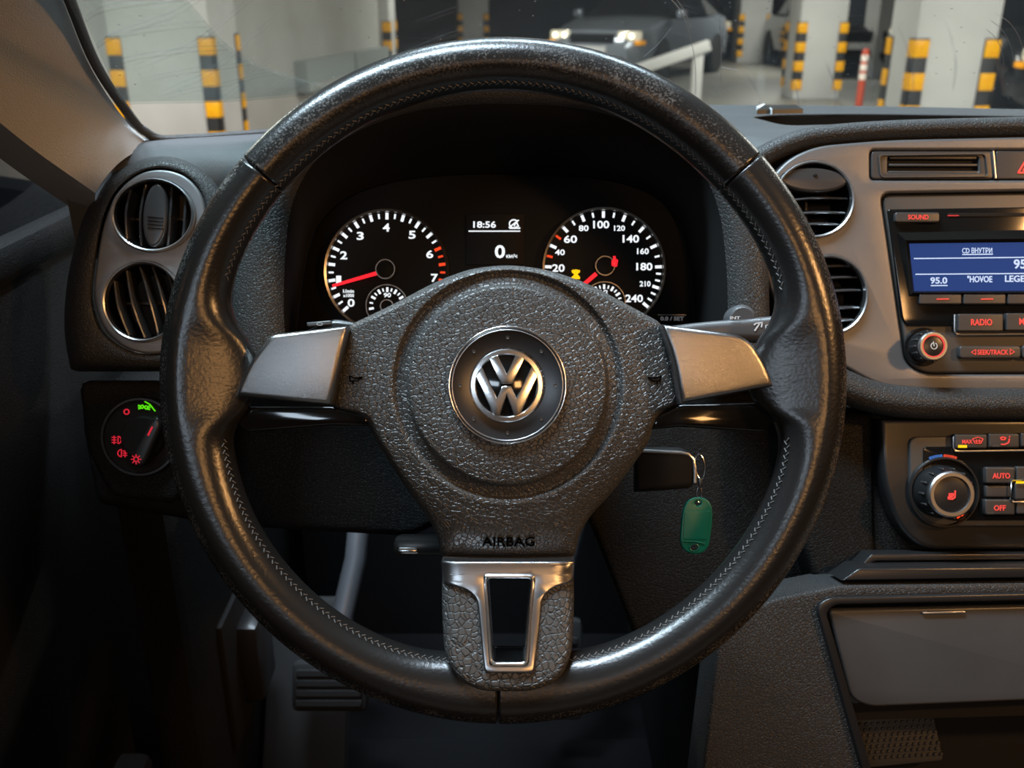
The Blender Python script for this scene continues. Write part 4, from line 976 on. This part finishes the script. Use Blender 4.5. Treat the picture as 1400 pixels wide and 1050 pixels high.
# ================================================================== CENTRE FASCIA
ZS = -0.172
t = thing('centre_fascia', 'brushed silver centre fascia around the radio and vents', 'fascia', tuple(P(1250, 530, ZS)))
fo = rnd([(1038, 300), (1048, 250), (1078, 216), (1118, 199), (1210, 191), (1560, 183), (1560, 536), (1260, 533), (1205, 528), (1166, 508), (1105, 468), (1058, 410), (1042, 355)], [30, 25, 20, 20, 40, 2, 2, 30, 25, 25, 40, 40, 30], 5)
w1 = ell(1113, 272.5, 53, 51); w2 = ell(1134, 403, 50.5, 53)
radio_hole = rnd([(1204, 264), (1535, 259), (1535, 512), (1262, 512), (1238, 498)], [14, 4, 4, 18, 14], 4)
slot_hole = rect(1190, 205, 1464, 246, 6)
part('panel', plate([fo, w1, w2, radio_hole, slot_hole], ZS, 0.014, 0.0022, 3), 'silver', t)
part('edge_gasket', plate([[(x + (-3 if x < 1300 else 0), y + (3 if y > 400 else (-1 if x > 1100 else 0))) for x, y in fo], w1, w2], ZS - 0.005, 0.008, 0.001), 'matte_black', t)
vent('upper horizontal-bladed vent beside the radio', 1113, 272.5, 54, 52, ZS + 0.001, 'h', 3, (-0.70, -0.40, -0.02, 0.36), (0, -27, 46, 17, 2))
vent('lower horizontal-bladed vent beside the radio', 1134, 403, 51.5, 54, ZS + 0.001, 'h', 6, (-0.72, -0.42, 0.02, 0.36, 0.66), None)
# slotted grille and hazard switch
t = thing('slot_grille', 'small black slotted grille above the radio', 'grille', tuple(P(1275, 226, ZS)))
part('surround', plate([rect(1191, 206, 1359, 245, 6), rect(1214, 214, 1338, 236, 3)], ZS - 0.001, 0.012, 0.0012, 2), 'button', t)
part('back', pbox(1195, 210, 1356, 241, ZS - 0.010, 0.004, 0.0005), 'barrel', t)
for q in range(3):
    y = 213.5 + q * 9.8
    part('slat', plate([rnd([(1216 - q, y), (1336 + q, y), (1336 + q, y + 4.4), (1216 - q, y + 4.4)], 1.0)], ZS - 0.0015, 0.008, 0.0007), 'button', t)
part('trim_line', plate([rnd([(1201, 211), (1349, 209), (1353, 242), (1204, 243)], 6), rnd([(1203, 213), (1347, 211), (1350.5, 240), (1206, 241)], 5)], ZS + 0.0002, 0.002, 0.0002), 'bezel', t)
t = thing('hazard_switch', 'black hazard switch with red triangle next to the slotted grille', 'switch', tuple(P(1400, 226, ZS)))
part('button', pbox(1362, 206, 1462, 245, ZS - 0.0005, 0.010, 0.001, 3), 'button', t)
part('divider', plate([rnd([(1357, 206), (1359.5, 206), (1363, 244), (1360.5, 244)], 0.8)], ZS + 0.0005, 0.006, 0.0003), 'satin_chrome', t)
part('triangle', strokes([[(1392, 236), (1408, 210), (1424, 236), (1392, 236)], [(1399, 233), (1408, 218), (1417, 233), (1399, 233)]], 2.6, ZS - 0.0002), 'red_glow', t)

# ================================================================== RADIO
t = radio = thing('car_radio', 'car radio with lit blue display, knob and red-lettered buttons', 'radio', tuple(P(1330, 512, ZS)))
bez = rnd([(1206, 267), (1518, 262), (1518, 510), (1263, 510), (1241, 496)], [13, 2, 2, 17, 14], 5)
part('bezel', plate([bez], ZS - 0.002, 0.02, 0.0018, 3), 'bezel', radio)
gp = rnd([(1214, 286), (1518, 281), (1518, 438), (1312, 440), (1305, 446), (1240, 446), (1234, 436)], [4, 2, 2, 3, 4, 6, 6], 4)
part('gloss_panel', plate([gp], ZS + 0.0002, 0.006, 0.0008), 'gloss_black', radio)
part('slot', plate([rect(1296, 291, 1518, 296, 1.5)], ZS + 0.0006, 0.001, 0.0001), 'barrel', radio)
part('slot_mark', plate([rect(1296, 294, 1311, 295.4)], ZS + 0.0009, 0.0006), 'red_dim', radio)
# display with faceted surround
so = [(1227, 318), (1518, 312), (1518, 405), (1243, 405)]; si = [(1243, 333), (1518, 330), (1518, 397), (1250, 398)]
rows = [[P(*p, ZS + 0.0008) for p in so], [P(*p, ZS + 0.004) for p in [(a[0] * 0.3 + b[0] * 0.7, a[1] * 0.3 + b[1] * 0.7) for a, b in zip(so, si)]], [P(*p, ZS + 0.002) for p in si]]
part('display_surround', loft(rows, True), 'gloss_black', radio, False)
scr = part('screen', plate([rnd([(1243, 333), (1518, 330), (1518, 397), (1250, 398)], 1.5)], ZS + 0.0021, 0.002, 0.0), 'screen', radio, label='lit blue display')
zt = ZS + 0.0024
text('CD ВНУТРИ', 1336, 342.5, zt, 'screen_text', scr, 7.5, 41, bold=0.008)
part('display_line', strokes([[(1316, 348), (1357, 347.5)], [(1250, 353.5), (1516, 350.5)], [(1252, 375), (1516, 373)], [(1273, 390.5), (1295, 390.3)]], 1.4, zt), 'screen_text', scr)
text('95.0', 1401, 361, zt, 'screen_text', scr, 13, 30)
text('95.0', 1283.5, 383.5, zt, 'screen_text', scr, 9, 23)
text('"HOVOE', 1339.5, 381.5, zt, 'screen_text', scr, 9, 34)
text('LEGEND', 1397, 381, zt, 'screen_text', scr, 9, 46)
def rbutton(x0, y0, x1, y1, parent, z=ZS, name='button', r=2.5, dep=0.006, pr=0.0035):
    return part(name, pbox(x0, y0, x1, y1, z + pr, dep, 0.0009, r), 'button', parent)
b = rbutton(1224, 290, 1285, 304, radio, r=4); text('SOUND', 1255.5, 296.8, ZS + 0.0037, 'red_glow', b, 6.5, 28)
for q in range(4):
    x = 1257 + q * 60.5
    b = rbutton(x, 402, x + 58, 416, radio); part('mark', strokes([[(x + 24, 409), (x + 40, 408.7)]], 1.6, ZS + 0.0037), 'red_glow', b)
b = rbutton(1310, 429, 1372, 453, radio, pr=0.005); text('RADIO', 1342, 440.5, ZS + 0.0052, 'red_glow', b, 9, 29)
b = rbutton(1376, 428, 1438, 452, radio, pr=0.005); text('MEDIA', 1409, 439.5, ZS + 0.0052, 'red_glow', b, 9, 31)
part('chrome_line', tube([P(*p, ZS + 0.001) for p in ((1305, 430), (1305, 452), (1308, 457), (1315, 457.5), (1518, 456))], 0.0007, 8), 'satin_chrome', radio)
b = rbutton(1312, 473, 1396, 490, radio, r=5, pr=0.003); text('SEEK/TRACK', 1357.5, 481.5, ZS + 0.0032, 'red_glow', b, 7, 42)
part('arrow', strokes([[(1334, 478), (1328, 481.5), (1334, 485), (1334, 478)], [(1381, 477.5), (1387, 481), (1381, 484.5), (1381, 477.5)]], 0.9, ZS + 0.0032), 'red_glow', b)
b = rbutton(1398, 472, 1460, 490, radio, r=5, pr=0.003)
def knob(cx, cy, rb, rt, z, h, parent, ring_m, glow):
    """cx, cy: pixel where the cap shows"""
    c = P(cx, cy, z + h); c = Vector((c.x, c.y, z)); k = (D - z - h) / FP
    kb = part('knob', lathe([(rb * k, -0.002), (rb * k, h * 0.25), (rt * k, h * 0.85), (rt * k * 0.99, h * 0.97), (rt * k * 0.9, h), (0, h)], tuple(c), 56), 'satin_black', parent)
    part('knob_ring', ringl([(rt * k * 1.005, h * 0.86), (rt * k * 1.0, h * 1.01), (rt * k * 0.94, h * 1.06), (rt * k * 0.80, h * 1.06), (rt * k * 0.78, h * 1.0)], tuple(c), 64), ring_m, kb)
    if glow: part('glow_ring', ringl([(rt * k * 0.78, h * 1.0), (rt * k * 0.78, h * 1.045), (rt * k * 0.72, h * 1.045), (rt * k * 0.72, h)], tuple(c), 56), 'red_glow', kb)
    n = 14
    for i in range(n):
        a = 2 * math.pi * i / n; r = (rb * 0.55 + rt * 0.45) * k * 1.005; q = c + Vector((r * math.cos(a), r * math.sin(a), h * 0.5))
        part('grip_rib', box(-0.0006, 0.0006, -0.0007, 0.0007, -h * 0.3, h * 0.3, 0.0002, 1, Matrix.Translation(q) @ Matrix.Rotation(a, 4, 'Z')), 'button', kb)
    return kb, c, k
kb, kc, kk = knob(1276, 473, 22, 19.5, ZS, 0.016, radio, 'satin_chrome', True)
part('power_symbol', strokes([arc(1277, 473, 4.2, 120, 420, 14), [(1276, 467), (1277, 473)]], 1.2, ZS + 0.0161), 'icon_grey', kb)
part('knob_well', lathe([(27 * kk, 0.0), (26.5 * kk, 0.001), (24 * kk, 0.0)], tuple(kc), 48), 'satin_black', radio)

# ================================================================== CLIMATE CONTROL
ZH = -0.178
t = clim = thing('climate_control', 'climate control panel with seat-heating knob and buttons', 'climate control', tuple(P(1330, 745, ZH)))
part('housing', plate([rnd([(1203, 572), (1520, 572), (1520, 752), (1262, 752), (1228, 722), (1207, 660)], [3, 2, 2, 20, 24, 30], 6)], ZH, 0.02, 0.004, 4), 'satin_black', clim)
part('frame', plate([rnd([(1243, 597), (1520, 594), (1520, 720), (1275, 720), (1245, 690)], [14, 2, 2, 22, 26], 6)], ZH + 0.003, 0.008, 0.0015, 3), 'bezel', clim)
part('gloss_panel', plate([rnd([(1263, 611), (1520, 607), (1520, 711), (1292, 712), (1262, 690)], [5, 2, 2, 22, 26], 6)], ZH + 0.0042, 0.004, 0.0006), 'gloss_black', clim)
zc_ = ZH + 0.0044
part('well_ring', ringl([(0.0235, 0.0), (0.0242, 0.002), (0.0252, 0.002), (0.026, 0.0)], tuple(P(1290, 673, ZH + 0.004)), 64), 'satin_black', clim)
kb, kc, kk = knob(1301, 676, 37, 31.5, ZH + 0.004, 0.020, clim, 'satin_chrome', False)
sm_pts = [[(1306, 671), (1305.5, 680), (1302, 682.5), (1296.5, 682)], [(1296, 680), (1302, 680)], [(1298, 678.5), (1298, 674.5)], [(1300.5, 678.5), (1300.5, 674.5)], [(1303, 678.5), (1303, 674.5)]]
part('seat_symbol', strokes(sm_pts, 1.9, ZH + 0.0243), 'red_glow', kb)
part('cold_mark', strokes([arc(1290, 673, 50, 112, 93, 6)], 3.4, zc_), 'blue_mark', clim); part('warm_mark', strokes([arc(1290, 673, 50, 89, 70, 6)], 3.4, zc_), 'red_mark', clim)
part('led', strokes([[(1309, 708), (1312, 706)], [(1314.5, 705), (1316.5, 703.5)]], 2.2, zc_), 'red_tick', clim)
def cbutton(x0, y0, x1, y1, pr=0.004): return part('button', pbox(x0, y0, x1, y1, ZH + 0.0045 + pr, 0.007, 0.001, 2), 'button', clim)
zb = ZH + 0.0087
b = cbutton(1306, 594, 1350, 613); text('MAX', 1322.5, 603.8, zb, 'red_glow', b, 5.5, 14)
part('defrost_symbol', strokes([[(1330, 600), (1337, 597.6), (1344, 600), (1341, 606), (1333, 606), (1330, 600)], [(1335, 606), (1335, 601)], [(1339, 606), (1339, 601)], [(1333, 603), (1341, 603)]], 1.0, zb), 'red_glow', b)
part('led', strokes([[(1311, 610.3), (1321, 610.3)]], 3.6, zb), 'yellow_glow', b)
b = cbutton(1352, 593, 1394, 612)
part('airflow_symbol', strokes([[(1368, 598.5), (1371, 597.5), (1375, 598.5), (1373.5, 601), (1369.5, 601), (1368, 598.5)], [(1380, 600), (1379, 605), (1374, 607.5), (1369, 607.5)], [(1380, 597), (1380.6, 597.5)]], 1.6, zb), 'red_glow', b)
part('led', strokes([[(1357, 609.5), (1366, 609.5)]], 2.2, zb), 'bezel', b)
cbutton(1396, 592, 1440, 611)
part('chrome_line', tube([P(*p, ZH + 0.0055) for p in ((1303.5, 597), (1303.5, 612), (1306, 616.5), (1313, 617), (1520, 614))], 0.0008, 8), 'satin_chrome', clim)
b = cbutton(1348, 639, 1388, 661); text('AUTO', 1369, 650.5, zb, 'red_glow', b, 7.5, 24)
cbutton(1348, 664, 1382, 680, 0.0025)
b = cbutton(1347, 683, 1388, 704); text('OFF', 1367, 694.5, zb, 'red_glow', b, 7.5, 16)
part('led', strokes([[(1350, 701.5), (1358, 701.5)]], 2.0, zb), 'bezel', b)
cbutton(1390, 638, 1430, 660); cbutton(1390, 683, 1430, 703)
b = cbutton(1388, 660, 1430, 683, 0.005); part('led', strokes([[(1390, 659.5), (1400, 659.5)]], 3.0, zb + 0.002), 'yellow_glow', b)
part('button_frame', tube([P(*p, ZH + 0.009) for p in ((1432, 655.5), (1384, 656.5), (1382.5, 659), (1382, 683), (1384, 686), (1432, 686))], 0.0006, 8), 'chrome', clim)

# ================================================================== LOWER CONSOLE
t = con = thing('centre_console', 'dark grey centre console with closed ashtray lid and open cubby', 'console', tuple(P(1280, 1040, -0.14)))
part('tunnel', box(0.17, 0.50, 0.64, 1.18, 0.37, 0.74, 0.02, 2, MFI), 'dash_dark', con)
part('side_cheek', plate([rnd([(985, 850), (1060, 818), (1150, 800), (1540, 796), (1540, 810), (1137, 819), (1122, 832), (1196, 1100), (955, 1100)], [20, 20, 10, 0, 0, 10, 10, 0, 0], 5)], -0.150, 0.05, 0.003, 3), 'dash', con, ang=60)
part('frame', plate([rnd([(1116, 830), (1132, 817), (1540, 808), (1540, 818), (1142, 827), (1130, 837), (1206, 1100), (1192, 1100)], [12, 12, 0, 0, 8, 8, 0, 0], 5)], -0.146, 0.02, 0.0015, 3), 'satin_black', con)
lidp = rnd([(1133, 834), (1540, 826), (1540, 952), (1188, 967), (1164, 955)], [6, 0, 0, 14, 12], 5)
lo = part('lid', plate([lidp], -0.150, 0.014, 0.002, 3), 'lid', con, label='closed grey ashtray lid')
part('lid_line', plate([rnd([(1260, 837), (1321, 835.5), (1319, 839), (1263, 840)], 1.5)], -0.1485, 0.003, 0.0004), 'satin_chrome', lo)
part('cubby', join(plate([[(1130, 950), (1520, 940), (1520, 1120), (1190, 1120)]], -0.21, 0.01), plate([[(1150, 962), (1520, 948), (1520, 975), (1158, 985)]], -0.165, 0.03)), 'matte_black', con)
mt = part('rubber_mat', plate([rnd([(1160, 978), (1275, 972), (1290, 1040), (1185, 1050)], 6)], -0.196, 0.004, 0.0008), 'rubber_mat', con)
V = []; Fs = []
for r in range(8):
    for c in range(13):
        x = 1170 + c * 8.2 + (r % 2) * 4 + r * 2.0; y = 983 + r * 7.6 - c * 0.5
        v, f = lathe([(0.0015, 0), (0.0012, 0.0012), (0.0, 0.0014)], tuple(P(x, y, -0.196)), 8); n0 = len(V); V += v; Fs += [tuple(i + n0 for i in q) for q in f]
part('studs', (V, Fs), 'rubber_mat', mt, kind='stuff')

# ================================================================== HEADLIGHT SWITCH
ZL = -0.172
t = hs = thing('headlight_switch', 'rotary headlight switch with red and green lit symbols', 'switch', tuple(P(190, 600, ZL)))
k = (D - ZL) / FP; c = P(193, 597, ZL)
part('bezel', ringl([(49 * k, 0), (50 * k, 0.003), (53 * k, 0.003), (55 * k, 0.0)], tuple(c), 64), 'satin_black', hs)
part('dial', lathe([(50 * k, 0), (49 * k, 0.0015), (0, 0.0018)], tuple(c), 64), 'matte_black', hs)
part('knob_base', lathe([(30 * k, 0.0015), (29 * k, 0.005), (27 * k, 0.006), (0, 0.006)], tuple(P(198, 598, ZL)), 48), 'matte_black', hs)
gr = part('grip', plate([rnd([(175, 628), (203, 574), (216, 566), (221, 582), (197, 636), (186, 641)], [8, 8, 5, 8, 8, 6], 4)], ZL + 0.016, 0.014, 0.003, 4), 'satin_black', hs)
zl = ZL + 0.0024; zk = ZL + 0.0163
part('pointer', strokes([[(202.5, 595), (208, 584)]], 2.2, zk), 'red_dim', gr)
part('off_symbol', strokes([arc(173, 563, 3.4, 0, 360, 14)], 1.6, zl), 'red_dim', hs)
part('sidelight_symbol', strokes([arc(194, 556, 2.2, -90, 90, 6), arc(200, 557, 2.2, 90, 270, 6), [(189, 554), (193, 555)], [(189, 556.5), (193, 556.5)], [(189.5, 559), (193, 558)], [(205, 555), (201, 556)], [(205, 557.5), (201, 557.5)], [(204.5, 560), (201, 559)], [(198, 549), (205, 553), (212, 562)]], 1.5, zl), 'green_glow', hs)
part('fog_symbol', strokes([arc(161.5, 601.5, 4.2, -90, 90, 8, 5), [(161.5, 596.5), (161.5, 606.5)], [(153, 598), (159, 598)], [(153, 601.5), (159, 601.5)], [(153, 605), (159, 605)], [(156, 596), (156, 607)]], 1.2, zl), 'red_dim', hs)
part('rear_fog_symbol', strokes([arc(166, 619.5, 5, 90, 270, 8, 5), [(166, 614.5), (166, 624.5)], [(168, 616.5), (173.5, 616.5)], [(168, 619.5), (173.5, 619.5)], [(168, 622.5), (173.5, 622.5)], [(171, 614.5), (171, 625)]], 1.2, zl), 'red_dim', hs)
L = [arc(186, 628, 3.2, 0, 360, 14)]
for q in range(8):
    a = rad(q * 45); L.append([(186 + 4.6 * math.cos(a), 628 + 4.6 * math.sin(a)), (186 + 6.6 * math.cos(a), 628 + 6.6 * math.sin(a))])
part('beam_symbol', strokes(L, 1.3, zk), 'red_dim', gr)

# ================================================================== KEY AND TAG
t = thing('ignition_key', 'black car key with chrome edge in the ignition behind the wheel', 'key', tuple(P(925, 640, -0.08)))
part('fob', plate([rnd([(868, 611), (938, 613), (953, 628), (950, 668), (868, 676)], [4, 12, 10, 10, 4], 5)], -0.072, 0.014, 0.004, 4), 'matte_black', t)
part('chrome_edge', tube([P(*p, -0.0725) for p in ((868, 616), (930, 619), (941, 621), (948, 628), (950, 640), (950, 660))], 0.0011, 8), 'satin_chrome', t)
t = thing('key_tag', 'green plastic key tag hanging on a small split ring', 'key tag', tuple(P(952, 757, -0.075)))
zk_ = -0.074
part('split_ring', tube([P(p[0], p[1], zk_) for p in ell(957, 638, 6.5, 17, 28, -6)], 0.0006, 8, True), 'chrome', t)
part('link', join(tube([P(957.5, y, zk_ + 0.001) for y in (654, 661, 667)], [0.0011, 0.0014, 0.001], 8), tube([P(p[0], p[1], zk_) for p in ell(956, 676, 3.2, 11, 20)], 0.0005, 8, True)), 'chrome', t)
tg = rnd([(935, 694), (941, 683), (954, 679), (967, 682), (974, 693), (974.5, 712), (970, 746), (962, 756), (948, 758.5), (935, 753), (930, 742), (932, 710)], [5, 6, 6, 6, 6, 20, 6, 6, 6, 6, 6, 20], 4)
part('tag_body', plate([tg, ell(954.5, 688, 4.2, 3.6, 16), ell(949, 748.5, 5.6, 4.6, 20)], zk_ + 0.0008, 0.0036, 0.0009, 3), 'green_tag', t)
part('tag_window', plate([rnd([(936, 699), (971, 698), (966.5, 738), (934, 738)], 3)], zk_ + 0.0012, 0.001, 0.0003), 'green_tag', t)
part('tag_ridge', tube([P(933.5, 740, zk_ + 0.001), P(950, 740.5, zk_ + 0.0012), P(963, 743, zk_ + 0.001)], 0.0006, 8), 'green_tag', t)
part('tag_hole_rim', tube([P(p[0], p[1], zk_ + 0.0008) for p in ell(949, 748.5, 6.0, 5.0, 24)], 0.0005, 8, True), 'green_tag', t)
